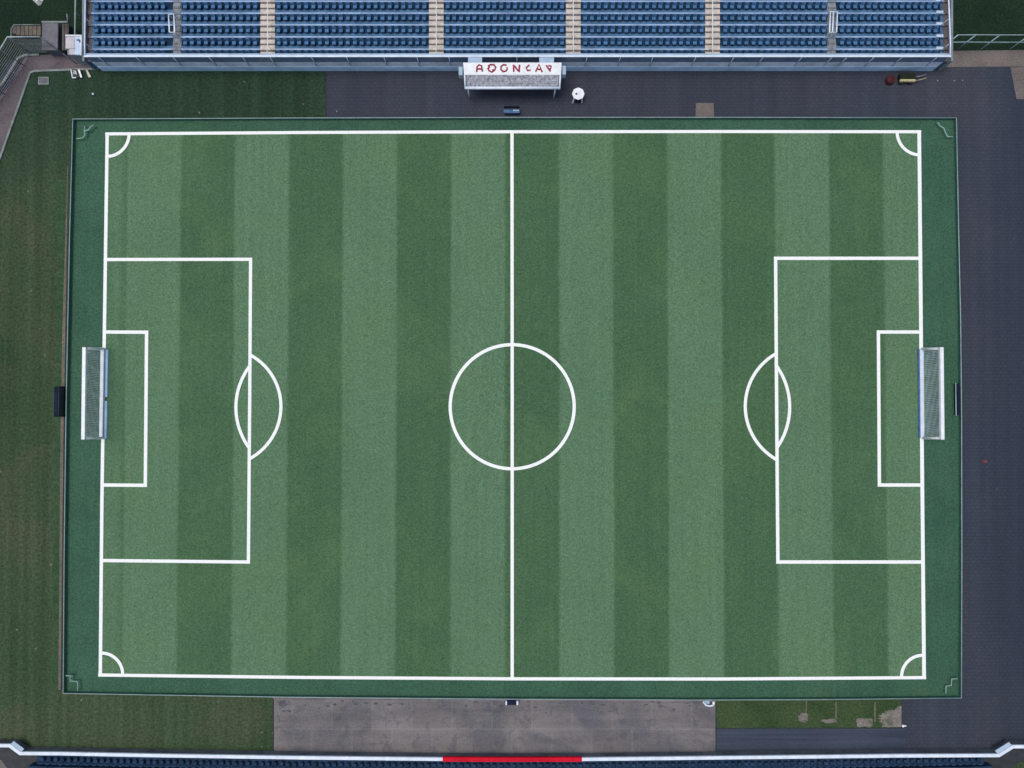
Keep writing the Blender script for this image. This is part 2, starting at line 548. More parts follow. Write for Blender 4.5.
ground('bare_ground', [(893, 711), (899, 706), (901.5, 706), (901.5, 727), (882, 727), (884, 718)], 0.0205, M['bare'],
       'bare sandy edge at the right end of the grass plot', 'bare soil')
for (x, y0, y1) in ((806.3, 701, 712), (836, 702, 722), (875, 702, 722)):
    o = MB().ribbon([at(x, y0, .022), at(x, y1, .022)], 0.10).build('ground_seam', M['soil'])
    tag(o, 'faint pale seam running across the grass plot', 'seam', 'pale seams across the grass plot', 'structure')
for pts, lab in (([(326, 74), (326, 117)], 'dark edge between the dark grass and asphalt by the stand'),
                 ([(273.3, 699), (273.3, 756)], 'dark edge between the worn grass and the grey brown slabs'),
                 ([(716, 702), (716, 756)], 'dark edge between the slabs and the small grass plot'),
                 ([(716, 728.4), (902, 728.2)], 'dark edge between the grass plot and ribbed strip'),
                 ([(902, 701), (902, 728.2)], 'dark edge at the right end of the grass plot')):
    o = MB().ribbon([at(x, y, .026) for x, y in pts], 0.09).build('paving_edge', M['joint'])
    tag(o, lab, 'edging', kind='structure')
ground('path', [(940, 51), (1150, 48.5), (1150, 68), (1017, 66.5), (940, 67)], 0.012, M['tan'], 'tan gravel path below the railing beside the blue stand', 'path')
ground('path', [(1010.5, 67.2), (1040, 67.2), (1040, 99), (1016.5, 99)], 0.014, M['tan'], 'short tan gravel path running down the yard edge', 'path')
ground('paving_patch', [(696, 103), (713.5, 103), (714, 118), (695.5, 118)], 0.010, M['tan'], 'square tan patch in the dark asphalt above the pitch', 'paving')
rnd = random.Random(31)
L_ = [(58.0 - .012 * (y - 180) + rnd.uniform(-1.6, 1.6), y) for y in range(180, 700, 9)]
R_ = [(66.0 - .012 * (y - 180), y) for y in range(180, 700, 40)]
ground('grass_strip', L_ + R_[::-1], 0.007, M['grass'], 'strip of greener grass along the left fence', 'grass')
ground('soil_strip', [(67.4, 165), (67.8, 165), (65.2, 340), (63.4, 440), (61.2, 640), (60.6, 690), (58.2, 690), (58.8, 640), (60.4, 440), (62.0, 340)], 0.010, M['soil'],
       'thin brown strip of bare soil along the left fence', 'soil')
ground('dark_strip', [(69.9, 150), (71.3, 150), (67.8, 340), (66, 440), (64.4, 640), (63.8, 690), (60.7, 690), (61.3, 640), (63.5, 440), (65.3, 340)], 0.012, M['joint'],
       'dark strip between the brown soil strip and the left fence', 'gap')  # dark strip laid between the soil strip and the fence
ground('concrete_ground', [(-60, 747), (8, 747), (20, 755), (45, 757), (45, 800), (-60, 800)], 0.012, M['dark'], 'dark surface behind the lower left parapet corner', 'ground')
ground('path', [(-20, 752), (1, 760), (10, 772), (10, 800), (-20, 800)], 0.016, M['tan'], 'tan path corner behind the lower left parapet', 'path')
ground('concrete_ground', [(975, 758), (1000, 757), (1014, 748), (1080, 748), (1080, 800), (975, 800)], 0.012, M['dark'], 'dark surface behind the lower right parapet corner', 'ground')
ground('grass_corner', [(1014, 768), (1018, 763), (1040, 758), (1040, 800), (1012, 800)], 0.016, M['grass_lush'], 'pale green corner behind the lower right parapet', 'grass')

# ------------------------------------------------------------------ pitch
ZT, ZL = 0.034, 0.044
FENCE_H = 0.32
RAIL = {  # photograph's run of each rail, at the rail's own height
    'top': [(72.9, 119), (300, 118), (512, 117.4), (740, 117.4), (956.4, 117.8)],
    'right': [(956.4, 117.8), (958.4, 220), (960.6, 320), (961.6, 420), (961.8, 560), (961.4, 698)],
    'bottom': [(961.4, 698), (820, 699.6), (700, 700), (512, 699.2), (290, 697.2), (63.3, 693.4)],
    'left': [(63.3, 693.4), (64.2, 560), (66.3, 400), (69.6, 240), (72.9, 119)],
}
base_pts = []
for side in ('top', 'right', 'bottom', 'left'):
    for (x, y) in RAIL[side][:-1]:
        p = at(x, y, FENCE_H)
        base_pts.append((p.x, p.y, 0.030))
o = MB().sheet(base_pts).build('pitch_margin', M['margin'])
tag(o, 'dark teal green turf margin around the striped pitch', 'turf', kind='structure')

TL, TR, BR, BL = (107.2, 133.9), (919.2, 131.7), (924.1, 677.6), (100.3, 675.0)
TOP = [TL, (300, 132.5), (512, 131.7), (720, 131.5), TR]
RIGHT = [TR, (921.0, 330), (922.4, 500), BR]
BOT = [BR, (720, 679.0), (512, 678.8), (300, 677.4), BL]
LEFT = [BL, (101.9, 500), (104.4, 330), TL]
o = MB().sheet([at(x, y, ZT) for q in (TOP, RIGHT, BOT, LEFT) for x, y in q[:-1]]).build('pitch_turf', M['turf'])
tag(o, 'green football turf mown in light and dark stripes', 'turf', kind='structure')


def marking(name, pix, label, w=0.26, z=ZL, closed=False):
    o = MB().ribbon([at(x, y, z) for x, y in pix], w, closed).build(name, M['line'])
    return tag(o, label, 'pitch marking', kind='structure')


def arc3(p0, p1, p2, n=28):
    """points of the circle through three ground points, from p0 over p1 to p2"""
    a, b, c = [Vector(at(*p, ZL)).xy for p in (p0, p1, p2)]
    d = 2 * (a.x * (b.y - c.y) + b.x * (c.y - a.y) + c.x * (a.y - b.y))
    ux = (a.dot(a) * (b.y - c.y) + b.dot(b) * (c.y - a.y) + c.dot(c) * (a.y - b.y)) / d
    uy = (a.dot(a) * (c.x - b.x) + b.dot(b) * (a.x - c.x) + c.dot(c) * (b.x - a.x)) / d
    o_ = Vector((ux, uy))
    r = (a - o_).length
    t0, t1, t2 = [math.atan2((q - o_).y, (q - o_).x) for q in (a, b, c)]
    def norm(t):
        return (t - t0) % (2 * math.pi)
    e = norm(t2) if norm(t1) < norm(t2) else norm(t2) - 2 * math.pi
    return [(ux + r * math.cos(t0 + e * i / n), uy + r * math.sin(t0 + e * i / n)) for i in range(n + 1)]


def arc_marking(name, p0, p1, p2, label, w=0.26, z=ZL + .020):
    o = MB().ribbon([(x, y, z) for x, y in arc3(p0, p1, p2)], w).build(name, M['line'])
    return tag(o, label, 'pitch marking', kind='structure')


marking('touchline_marking', [(TL[0] - 2, TL[1])] + TOP[1:-1] + [(TR[0] + 2, TR[1])], 'white touchline on the side of the blue stand', 0.26)
marking('touchline_marking', [(BR[0] + 2, BR[1])] + BOT[1:-1] + [(BL[0] - 2, BL[1])], 'white touchline on the side of the red rail', 0.26)
marking('goal_line_marking', LEFT, 'white goal line under the left goal', 0.28, ZL + .004)
marking('goal_line_marking', RIGHT, 'white goal line under the right goal', 0.31, ZL + .004)
marking('halfway_line_marking', [(512, 132.5), (512.2, 400), (512.2, 678)], 'white halfway line through the centre circle', 0.27, ZL + .004)
ctr = at(512.2, 406.6, ZL)
cr = (at(574.5, 406.6, ZL).x - at(450, 406.6, ZL).x) / 2 - 0.02
o = MB().ribbon([(ctr.x + cr * math.cos(2 * math.pi * i / 96), ctr.y + cr * math.sin(2 * math.pi * i / 96), ZL + .008) for i in range(96)],
                0.27, True).build('centre_circle_marking', M['line'])
tag(o, 'white centre circle in the middle of the pitch', 'pitch marking', kind='structure')
marking('penalty_area_marking', [(106, 259.5), (250.6, 259.3), (249.7, 400), (248.4, 562), (102, 560.5)], 'white penalty area outline before the left goal', 0.27, ZL + .008)
marking('penalty_area_marking', [(920.5, 258.3), (775.6, 258.3), (776.6, 400), (777.9, 562), (923, 562)], 'white penalty area outline before the right goal', 0.28, ZL + .008)
marking('goal_area_marking', [(105.4, 332), (146.6, 332.2), (145.3, 485.3), (103, 485)], 'white goal area outline before the left goal', 0.28, ZL + .008)
marking('goal_area_marking', [(921, 332), (878.4, 332), (879.4, 485), (922.3, 485)], 'white goal area outline before the right goal', 0.28, ZL + .008)
arc_marking('penalty_arc_marking', (250.4, 355), (281, 406), (249.2, 459), 'white arc bulging out of the left penalty area', z=ZL + .012)
arc_marking('penalty_arc_marking', (249.8, 366), (236, 406), (249, 447.5), 'white arc curving into the left penalty area', z=ZL + .016)
arc_marking('penalty_arc_marking', (776.2, 353.5), (745.2, 406), (777.2, 460), 'white arc bulging out of the right penalty area', z=ZL + .012)
arc_marking('penalty_arc_marking', (776.6, 366), (789.6, 406), (777, 447.5), 'white arc curving into the right penalty area', z=ZL + .016)
arc_marking('corner_arc_marking', (106.9, 156.5), (122.5, 150), (129.2, 133.9), 'white corner arc at the upper left corner of the pitch')
arc_marking('corner_arc_marking', (897, 131.7), (903.5, 148), (919.4, 155), 'white corner arc at the upper right corner of the pitch')
arc_marking('corner_arc_marking', (100.7, 653), (116.5, 659), (122.8, 675.2), 'white corner arc at the lower left corner of the pitch')
arc_marking('corner_arc_marking', (901.5, 677.6), (908, 661), (924, 655.3), 'white corner arc at the lower right corner of the pitch')

# ------------------------------------------------------------------ perimeter fences
for side, lab, mat in (('top', 'low green netted fence with pale rail along the asphalt by the stand', 'fence_rail_b'),
                       ('right', 'low green netted fence with pale rail along the paved yard', 'fence_rail_b'),
                       ('bottom', 'low green netted fence with pale rail along the worn slabs', 'fence_rail_b'),
                       ('left', 'low green netted fence with pale rail along the worn grass', 'fence_rail')):
    pts = [at(x, y, FENCE_H) for x, y in RAIL[side]]
    a, b = pts[0], pts[-1]
    root = thing('pitch_fence', (pts[len(pts) // 2].x, pts[len(pts) // 2].y, 0), lab, 'fence', 'low fences around the pitch')
    MB().tube(pts, 0.036, 8).build('top_rail', M[mat], root, True)
    gnd = [Vector((p.x, p.y, 0.0)) for p in pts]
    inw = (Vector((0, 0, 0)) - (a + b) / 2)
    inw = Vector((0, math.copysign(1, inw.y), 0)) if side in ('top', 'bottom') else Vector((math.copysign(1, inw.x), 0, 0))
    MB().strip_wall([p + inw * 0.035 for p in gnd], 0.012, 0.045, FENCE_H - 0.08).build('netting', M['fence_net'], root)
    MB().strip_wall([p + inw * 0.04 for p in gnd], 0.02, FENCE_H - 0.075, FENCE_H - 0.035).build('rail_shade', M['shade_and_handrail'], root)  # dark band added for the shade under the rail
    total = sum((pts[i + 1] - pts[i]).length for i in range(len(pts) - 1))
    n = max(8, int(total / 3.2))
    for i in range(n):
        s = (i + 0.5) / n * total
        for j in range(len(pts) - 1):
            l = (pts[j + 1] - pts[j]).length
            if s <= l:
                q = pts[j].lerp(pts[j + 1], s / l)
                break
            s -= l
        MB().tube([(q.x, q.y, 0), (q.x, q.y, FENCE_H - 0.02)], 0.035, 6).build('post', M['fence_rail_b'], root, True)

# stepped white pipe frames standing in the four pitch corners
for pts, lab in (([(76.4, 138.8), (82.8, 137.9), (85.2, 135.2), (84.6, 131.6), (84.9, 126.2)], 'bent white pipe marker in the upper left fence corner'),
                 ([(937.5, 122.5), (940, 126), (943.6, 128), (945.6, 133), (947.4, 136.6), (952.6, 136.8)], 'bent white pipe marker in the upper right fence corner'),
                 ([(70.3, 676.2), (70.4, 681), (77.4, 681.4), (78, 686), (77.9, 690.5)], 'stepped white pipe marker in the lower left fence corner'),
                 ([(945.8, 693), (946, 686), (951.2, 685.4), (951.6, 679), (957.6, 678.5)], 'stepped white pipe marker in the lower right fence corner')):
    p0 = at(*pts[len(pts) // 2], 0)
    root = thing('corner_marker', p0, lab, 'corner marker', 'white pipe markers in the pitch corners')
    z = 0.32
    MB().tube([at(x, y, z) for x, y in pts], 0.045, 6).build('pipe', M['marker'], root, True)
    for (x, y) in (pts[0], pts[2], pts[-1]):
        q = at(x, y, z)
        MB().tube([(q.x, q.y, 0.03), (q.x, q.y, z)], 0.03, 6).build('foot', M['kerb'], root, True)
    if pts[0][0] < 80:
        q = at(pts[0][0], pts[0][1], z)
        if pts[0][1] > 400:
            MB().tube([q + Vector((-.33, .06, .02)), q + Vector((.25, .02, .02))], 0.05, 6).build('cross_bar', M['marker'], root, True)
        else:
            MB().tube([at(84.7, 131, z + .05), at(88.5, 130, z + .05), at(91, 126.5, z + .05), at(94, 125, z + .05)], 0.055, 6).build('cross_bar', M['marker'], root, True)


# ------------------------------------------------------------------ goals
def goal(gx, top, bot, back_px, sgn, label):
    """gx: goal line pixels at the two posts; sgn: -1 net to the left, +1 to the right"""
    a, b = at(gx[0], top, 0.05), at(gx[1], bot, 0.05)          # feet of the posts
    a.z = b.z = 0.05
    Hg = 2.33
    root = thing('football_goal', ((a.x + b.x) / 2, (a.y + b.y) / 2, 0.04), label, 'goal', 'white football goals')
    A, B = a + Vector((0, -.15, Hg)), b + Vector((0, .15, Hg))
    d0, d1 = Vector((sgn * 0.12, 0, 0)), Vector((sgn * 1.66, 0, 0))
    for p, P in ((a, A), (b, B)):
        MB().tube([p, P], 0.10, 10).build('post', M['white'], root, True)
    MB().strip_wall([A + Vector((0, .10, 0)), B - Vector((0, .10, 0))], 0.27, A.z - .13, A.z + .06).build('crossbar', M['white'], root)
    MB().tube([a + d1, b + d1], 0.06, 8).build('back_bar', M['white'], root, True)
    for p, P in ((a, A), (b, B)):
        MB().strip_wall([p + d1 * .06, p + d1], 0.20, .05, .16).build('ground_bar', M['white'], root)
        MB().tube([P, P + d0 + Vector((0, 0, -.12)), p + d1 + Vector((0, 0, 0.02))], 0.035, 6).build('net_stay', M['white'], root, True)
    net = MB()
    sec = [Vector((0, 0, Hg - .10)), d0 + Vector((0, 0, Hg - .16)), d1 * 0.50 + Vector((0, 0, Hg * .47)), d1 + Vector((0, 0, .03))]
    rows = []
    steps = 22
    for i in range(steps + 1):
        t = i / steps * (len(sec) - 1)
        j = min(int(t), len(sec) - 2)
        rows.append(sec[j].lerp(sec[j + 1], t - j))
    cols = 48
    grid = []
    for c in range(cols + 1):
        base = a.lerp(b, c / cols)
        grid.append([base + r + Vector((0, -.15 * (1 - 2 * c / cols) * max(0.0, r.z / Hg), 0)) + Vector((sgn * 0.03 * math.sin(c * 1.3 + i * .7), 0, -0.04 * math.sin(math.pi * c / cols) * (i > 2))) for i, r in enumerate(rows)])
    for c in range(cols + 1):
        net.tube(grid[c], 0.011, 3)
    for i in range(0, steps + 1):
        net.tube([grid[c][i] for c in range(cols + 1)], 0.010, 3)
    for c in range(cols + 1):                                  # loose netting lying on the turf between the posts
        p = a.lerp(b, c / cols)
        net.tube([p + d1 * (k_ / 6) + Vector((0, .06 * math.sin(c * .9 + k_), .012 + .012 * math.sin(c * 1.7 + k_))) for k_ in range(7)], 0.012, 3)
    for k_ in range(1, 24):
        net.tube([a.lerp(b, c / 24) + d1 * (k_ / 24) + Vector((.02 * math.sin(c + k_), 0, .02)) for c in range(25)], 0.010, 3)
    for p, P in ((a, A), (b, B)):                              # side nets
        for i in range(1, 5):
            f = i / 5
            net.tube([p + d1 * f, p + d1 * f + (P - p) * (1 - f)], 0.010, 3)
        for i in range(1, 6):
            z = Hg * i / 6
            net.tube([p + (P - p) * (i / 6), p + d1 * (1 - i / 6) + (P - p) * (i / 6)], 0.010, 3)
    net.build('net', M['net'], root)
    rnd = random.Random(4)
    y0, y1 = at(back_px, 387, 0.3).y, at(back_px, 411, 0.3).y
    for i in range(7):
        y = y0 + (y1 - y0) * i / 6
        q = a + d1
        MB().box(q.x - sgn * .20 - .06, q.x - sgn * .20 + .06, y - .09, y + rnd.uniform(.0, .1), 0.30, 0.33).build('net_tag', M['white'], root)
    return root, a, b


gl, a, b = goal((104.4, 103.4), 348.9, 437.9, 87, -1, 'white goal with pale blue pads before it at the grass end of the pitch')
for (y0, y1) in ((349.5, 397), (401, 438.5)):
    x0, x1 = at(106.7, y0, .1).x, at(105.9, y1, .1).x
    p, q = at(105.6 - (y0 - 348) * .018, y0, .12), at(105.6 - (y1 - 348) * .018, y1, .12)
    MB().hexa([(p.x - .13, p.y, .045), (q.x - .13, q.y, .045), (q.x + .24, q.y, .045), (p.x + .24, p.y, .045)],
              [(p.x - .12, p.y, .15), (q.x - .12, q.y, .15), (q.x + .21, q.y, .15), (p.x + .21, p.y, .15)]).build('ground_pad', M['pad'], gl)
MB().hexa([(gl.location.x - .20, b.y, .24), (gl.location.x + .10, b.y, .24), (gl.location.x + .14, a.y, .24), (gl.location.x - .16, a.y, .24)],
          [(gl.location.x - .18, b.y, .31), (gl.location.x + .08, b.y, .31), (gl.location.x + .12, a.y, .31), (gl.location.x - .14, a.y, .31)]).build('front_bar', M['white'], gl)
gr, a, b = goal((921.4, 922.2), 348.9, 438.0, 938, 1, 'white goal with a dark blue base strip at the paved yard end of the pitch')
MB().hexa([(a.x - .34, a.y, .045), (b.x - .34, b.y, .045), (b.x - .19, b.y, .045), (a.x - .19, a.y, .045)],
          [(a.x - .33, a.y, .11), (b.x - .33, b.y, .11), (b.x - .19, b.y, .11), (a.x - .19, a.y, .11)]).build('base_strip', M['blue'], gr)
MB().hexa([(a.x - .16, a.y, .066), (b.x - .16, b.y, .066), (b.x + .16, b.y, .066), (a.x + .16, a.y, .066)],
          [(a.x - .13, a.y, .13), (b.x - .13, b.y, .13), (b.x + .13, b.y, .13), (a.x + .13, a.y, .13)]).build('front_bar', M['rail'], gr)

# ------------------------------------------------------------------ upper stand
WALL_Y = at(512, 70.7, 0).y
ROW_PX = [None, 49.8, 37.5, 25.4, 13.8, 1.8, -10.4, -22.8, -35.4]
Z0, RISE = 1.16, 0.15
ZR = [Z0 + RISE * i for i in range(len(ROW_PX))]
YR = [WALL_Y + 0.12] + [at(512, ROW_PX[i], ZR[i]).y for i in range(1, len(ROW_PX))]
stand = thing('grandstand', (0, WALL_Y, 0), 'long blue seating stand with pale front wall and beige stairs', 'grandstand')
NR = len(YR)
ROW_PX[0] = 56.0
PXL, PXR = 88.0, 946.0


def XE(px, y):
    """x of a line running up the stand (the blocks narrow slightly towards the back) where it passes y"""
    i = 0
    while i < NR - 2 and y > YR[i + 1]:
        i += 1
    t = (y - YR[i]) / (YR[i + 1] - YR[i])
    f0, f1 = at(px, ROW_PX[i], ZR[i]).x, at(px, ROW_PX[i + 1], ZR[i + 1]).x
    return f0 + (f1 - f0) * t


def tb(mb, pa, pb, y0, y1, z0, z1, da=0.0, db=0.0):
    """block between the stand lines pa and pb (pixels), depth y0..y1, heights z0..z1"""
    q = [(XE(pa, y0) + da, y0), (XE(pb, y0) + db, y0), (XE(pb, y1) + db, y1), (XE(pa, y1) + da, y1)]
    return mb.hexa([(x, y, z0) for x, y in q], [(x, y, z1) for x, y in q])


STAIRS = [(260.3, 274.8), (429, 443.6), (566, 580.6), (705.4, 720)]
GANGS = [(172.5, 181), (827.5, 836.5)]
tread, under = MB(), MB()
for i in range(NR - 1):
    y0, y1, z = YR[i], YR[i + 1], ZR[i]
    tb(tread, PXL, PXR, y0, y1 + .02, 0.0 if i == 0 else z - RISE - .3, z)
tread.build('terrace', M['tread'], stand)
for i in range(NR - 1):
    y0, y1, z = YR[i], YR[i + 1], ZR[i]
    tb(under, PXL, PXR, y0 + .33, y1 - .02, z - .02, z + .006, .5, -.4)  # darker navy floor behind the front part of each tread
    if i:
        tb(MB(), PXL, PXR, y0 - .012, y0 + .10, z - .05, z + .010, .05, -.05).build('step_edge', M['nosing'], stand)
under.build('seat_floor', M['under'], stand)
# front wall with its blue foot band
WL, WR = at(84.4, 57, 2.15).x, at(950.6, 57, 2.15).x
MB().box(WL, WR, WALL_Y, WALL_Y + .10, 0.63, 1.22).build('front_wall', M['wall_up'], stand)
MB().box(WL, WR, WALL_Y - .03, WALL_Y + .098, 0.0, 0.628).build('wall_band', M['wall_low'], stand)
MB().bbox(WL - .06, WR + .06, WALL_Y - .055, WALL_Y + .075, 2.09, 2.17, .015).build('front_rail', M['rail'], stand)
MB().bbox(WL + .02, WR - .02, WALL_Y + .078, WALL_Y + .27, 2.02, 2.10, .015).build('rail_ledge', M['skyblue'], stand)
MB().box(WL + .05, WR - .05, WALL_Y + .02, WALL_Y + .045, 1.23, 2.07).build('screen_panel', M['glass'], stand)
for px in (98.5, 136, 173, 209, 242.5, 270, 311.5, 346.5, 384, 417, 449, 482, 517, 552, 587, 620.5, 653, 696, 734, 763, 802, 832, 847, 874, 902, 937):
    x = at(px, 58, 2.1).x
    MB().tube([(x, WALL_Y - .05, 0.80), (x, WALL_Y - .05, 2.10)], 0.032, 6).build('rail_post', M['pale'], stand, True)
# side walls, their rails and the brown side walks
for sx in (-1, 1):
    pw0, pw1 = (84.8, 87.0) if sx < 0 else (948.2, 950.4)
    pe0, pe1 = (87.2, 91.4) if sx < 0 else (943.6, 948.0)
    for i in range(NR - 1):
        tb(MB(), pe0, pe1, YR[i] + .001, YR[i + 1] - .014, ZR[i] - .1, ZR[i] + .014).build('side_walk', M['side'], stand)
    ya, yb_ = WALL_Y + .002, YR[NR - 1]
    q = [(XE(pw0, YR[0]), ya), (XE(pw1, YR[0]), ya), (XE(pw1, yb_), yb_), (XE(pw0, yb_), yb_)]
    zt = [ZR[0] + .30, ZR[0] + .30, ZR[NR - 1] + .30, ZR[NR - 1] + .30]
    MB().hexa([(x, y, 0) for x, y in q], [(x, y, z) for (x, y), z in zip(q, zt)]).build('side_wall', M['wall_side'], stand)
    pr = 84.6 if sx < 0 else 951.0
    rail = [(WL + .02 if sx < 0 else WR - .02, WALL_Y + .05, 2.13)]
    for i in range(1, NR):
        q = at(pr + (.6 * i * .25 if sx < 0 else -.5 * i), ROW_PX[i], ZR[i] + .95)
        rail.append((q.x, YR[i], ZR[i] + .95))
    MB().tube(rail, 0.055, 6).build('side_rail', M['rail'], stand, True)
    for i in range(1, NR, 2):
        x = rail[i][0]
        MB().tube([(x, YR[i], ZR[i] - .3), (x, YR[i], ZR[i] + .95)], 0.03, 6).build('rail_post', M['pale'], stand, True)
# pale blue capping blocks at the right hand end of the rows
for i in range(1, NR - 1):
    xr_ = XE(943.4, YR[i])
    MB().bbox(xr_ - .62, xr_ - .04, YR[i] - .02, YR[i] + .22, ZR[i] - .02, ZR[i] + .10, .03).build('end_cap', M['pale'], stand)
# beige stairs: two steps to a row, with a rail up the middle
for (p0, p1) in STAIRS:
    st, ed = MB(), MB()
    pm = (p0 + p1) / 2
    for i in range(NR - 1):
        y0, y1, z = YR[i], YR[i + 1], ZR[i]
        ym = (y0 + y1) / 2
        tb(st, p0, p1, y0 - (.02 if i else -.01), y1 - .022, z - .3, z + .020)
        tb(st, p0, p1, ym, y1 - .024, z + .01, z + RISE * .5 + .012, .002, -.002)
        tb(ed, p0, p1, ym - .10, ym - .003, z + .021, z + .026, .01, -.01)  # dark band across the back of each step
        tb(ed, p0, p1, y1 - .14, y1 - .03, z + RISE * .5 + .010, z + RISE * .5 + .018, .01, -.01)
    s = st.build('stairs', M['stair'], stand)
    ed.build('stair_band', M['stair_band'], s)
    hx = [at(pm, ROW_PX[i] - 5, ZR[i] + .80).x for i in range(NR)]
    hr = MB().tube([(hx[0], WALL_Y + .3, 2.0)] + [(hx[i], YR[i], ZR[i] + .80) for i in range(1, NR)], 0.035, 6)
    for i in range(1, NR):
        hr.tube([(hx[i], YR[i], ZR[i] + .02), (hx[i], YR[i], ZR[i] + .80)], 0.018, 6)
    hr.build('handrail', M['white'], s, True)
for gi, (p0, p1) in enumerate(GANGS):
    st = MB()
    for i in range(NR - 1):
        y0, y1, z = YR[i], YR[i + 1], ZR[i]
        ym = (y0 + y1) / 2
        tb(st, p0, p1, y0 + (.005 if i else .01), y1 - .022, z - .3, z + .018)
        tb(st, p0, p1, ym, y1 - .024, z + .01, z + RISE * .5 + .012, .05, -.05)
    s = st.build('gangway', M['gang'], stand)
    yA, yB = (YR[2] + .08, YR[3] + .55) if gi == 0 else (YR[2] + .08, YR[3] + .75)
    zA, zB = ZR[2] + .6, ZR[3] + .6
    pxs = (169.4, 174.6) if gi == 0 else (829.6, 832.6, 836.6)
    fr = MB()
    xs = [at(px, 30, zA).x for px in pxs]
    for x in xs:
        fr.tube([(x, yA, ZR[2] + .02), (x, yA, zA), (x, yB, zB), (x, yB, ZR[3] + .02)], 0.05, 6)
    fr.tube([(xs[0], yA, zA - .03), (xs[-1], yA, zA - .03)], 0.035, 6)
    fr.tube([(xs[0], yB, zB - .03), (xs[-1], yB, zB - .03)], 0.03, 6)
    fr.build('barrier', M['rail'], s, True)

# ------------------------------------------------------------------ seats: one of each part, then copies
PITCH = 0.545


def seat_shapes():
    back = MB()
    prof = [(0.50, .10), (0.535, .25), (0.575, .43), (0.60, .45), (0.625, .44), (0.60, .28), (0.565, .10)]
    n = len(prof)
    rows = []
    for x, k in ((-.155, .93), (-.09, 1.0), (.09, 1.0), (.155, .93)):
        rows += [(x, y - (.05 if abs(x) > .14 else 0), z * k) for y, z in prof]
    fs = []
    for i in range(3):
        for j in range(n):
            l = (j + 1) % n
            fs.append((i * n + j, i * n + l, (i + 1) * n + l, (i + 1) * n + j))
    fs += [tuple(range(n - 1, -1, -1)), tuple(3 * n + j for j in range(n))]
    back.add(rows, fs)
    pan = MB()
    pan.bbox(-.155, .155, .22, .50, .20, .27, .03)
    base = MB().bbox(-.12, .12, .28, .56, .008, .198, .02)
    return back, pan, base


def ordinal(n):
    w = ['first', 'second', 'third', 'fourth', 'fifth', 'sixth', 'seventh', 'eighth', 'ninth', 'tenth', 'eleventh', 'twelfth']
    return w[n - 1]


BLOCKS = [  # pixel ends, what bounds the block on its left and right
    (94.5, 167.5, 'brown walk at the booth end', 'grey gangway nearest the booth'),
    (182.5, 259.5, 'grey gangway nearest the booth', 'beige stairs nearest the booth'),
    (275.8, 428, 'beige stairs nearest the booth', 'beige stairs just left of the red lettering'),
    (444.6, 565.2, 'beige stairs just left of the red lettering', 'beige stairs just right of the red lettering'),
    (581.6, 704.6, 'beige stairs just right of the red lettering', 'beige stairs nearest the yellow cart'),
    (721, 826.5, 'beige stairs nearest the yellow cart', 'grey gangway nearest the yellow cart'),
    (837.5, 937.5, 'grey gangway nearest the yellow cart', 'brown walk at the cart end'),
]
ROWNAME = {1: 'second row', 2: 'third row', 3: 'fourth row'}
b_, p_, f_ = seat_shapes()
proto = thing('stadium_seat', (0, 0, 0), 'blue seat', 'seat', 'blue plastic seats of the upper stand')
parts = [b_.build('backrest', M['seat'], proto, True), p_.build('seat_pan', M['seat_pan'], proto), f_.build('pedestal', M['under'], proto)]
for q in parts:
    for poly in q.data.polygons:
        poly.use_smooth = False
first = True
rest = {k: MB() for k in ('seat', 'seat_pan', 'under')}
rnd = random.Random(21)
n_ind = 0
for row in range(0, NR - 2):
    for bi, (p0, p1, ln, rn) in enumerate(BLOCKS):
        x0, x1 = XE(p0, YR[row] + .5), XE(p1, YR[row] + .5)
        n = int(round((p1 - p0) / 6.82))
        for s in range(n):
            x = x0 + (s + .5) * (x1 - x0) / n + rnd.uniform(-.012, .012)
            y = YR[row] + .07 + rnd.uniform(-.012, .012)
            z = ZR[row] + .006
            rz = rnd.uniform(-.035, .035)
            own = row in (1, 2) or (row == 3 and 2 <= bi <= 5)
            if own:
                n_ind += 1
                if first:
                    o = proto
                    first = False
                else:
                    o = proto.copy()
                    C.objects.link(o)
                    for q in parts:
                        c = q.copy()
                        C.objects.link(c)
                        c.parent = o
                o.location = (x, y, z)
                o.rotation_euler = (0, 0, rz)
                if s < (n + 1) // 2:
                    o['label'] = 'blue seat, %s, %s right of %s' % (ROWNAME[row], ordinal(s + 1), ln)
                else:
                    o['label'] = 'blue seat, %s, %s left of %s' % (ROWNAME[row], ordinal(n - s), rn)
            else:
                mt = Matrix.Translation((x, y, z)) @ Matrix.Rotation(rz, 4, 'Z')
                for key, src in (('seat', b_), ('seat_pan', p_), ('under', f_)):
                    rest[key].add([mt @ v for v in src.v], src.f)
rr = thing('remaining_seats', (0, YR[3], ZR[3]), 'blue seats filling the front row and the upper rows of the stand', 'seats', kind='stuff')
for key, nm in (('seat', 'backrests'), ('seat_pan', 'seat_pans'), ('under', 'pedestals')):
    q = rest[key].build(nm, M[key], rr)
    q['kind'] = 'stuff'
print('individual seats', n_ind)

# ------------------------------------------------------------------ shelter with the lettered board, at the foot of the stand
def sp(cx, cy):
    """a position on the close-up of the board (6.4 x) in photograph pixels"""
    return 440 + cx / 6.4, 50 + cy / 6.4


P_back = [at(463.2, 62.6, 2.58), at(561.6, 62.6, 2.58)]
P_mid = [at(464.0, 74.8, 2.30), at(561.0, 74.8, 2.30)]
P_frt = [at(464.8, 88.0, 1.78), at(560.2, 88.0, 1.78)]
sh = thing('team_shelter', ((P_frt[0].x + P_frt[1].x) / 2, P_frt[0].y, 0), 'roofed shelter with white lettered board against the blue stand', 'shelter')


def slab(a, b, c, d, t):
    """thin plate: four top corners, t thick"""
    lo = [p - Vector((0, 0, t)) for p in (a, b, c, d)]
    return MB().hexa(lo, [a, b, c, d])


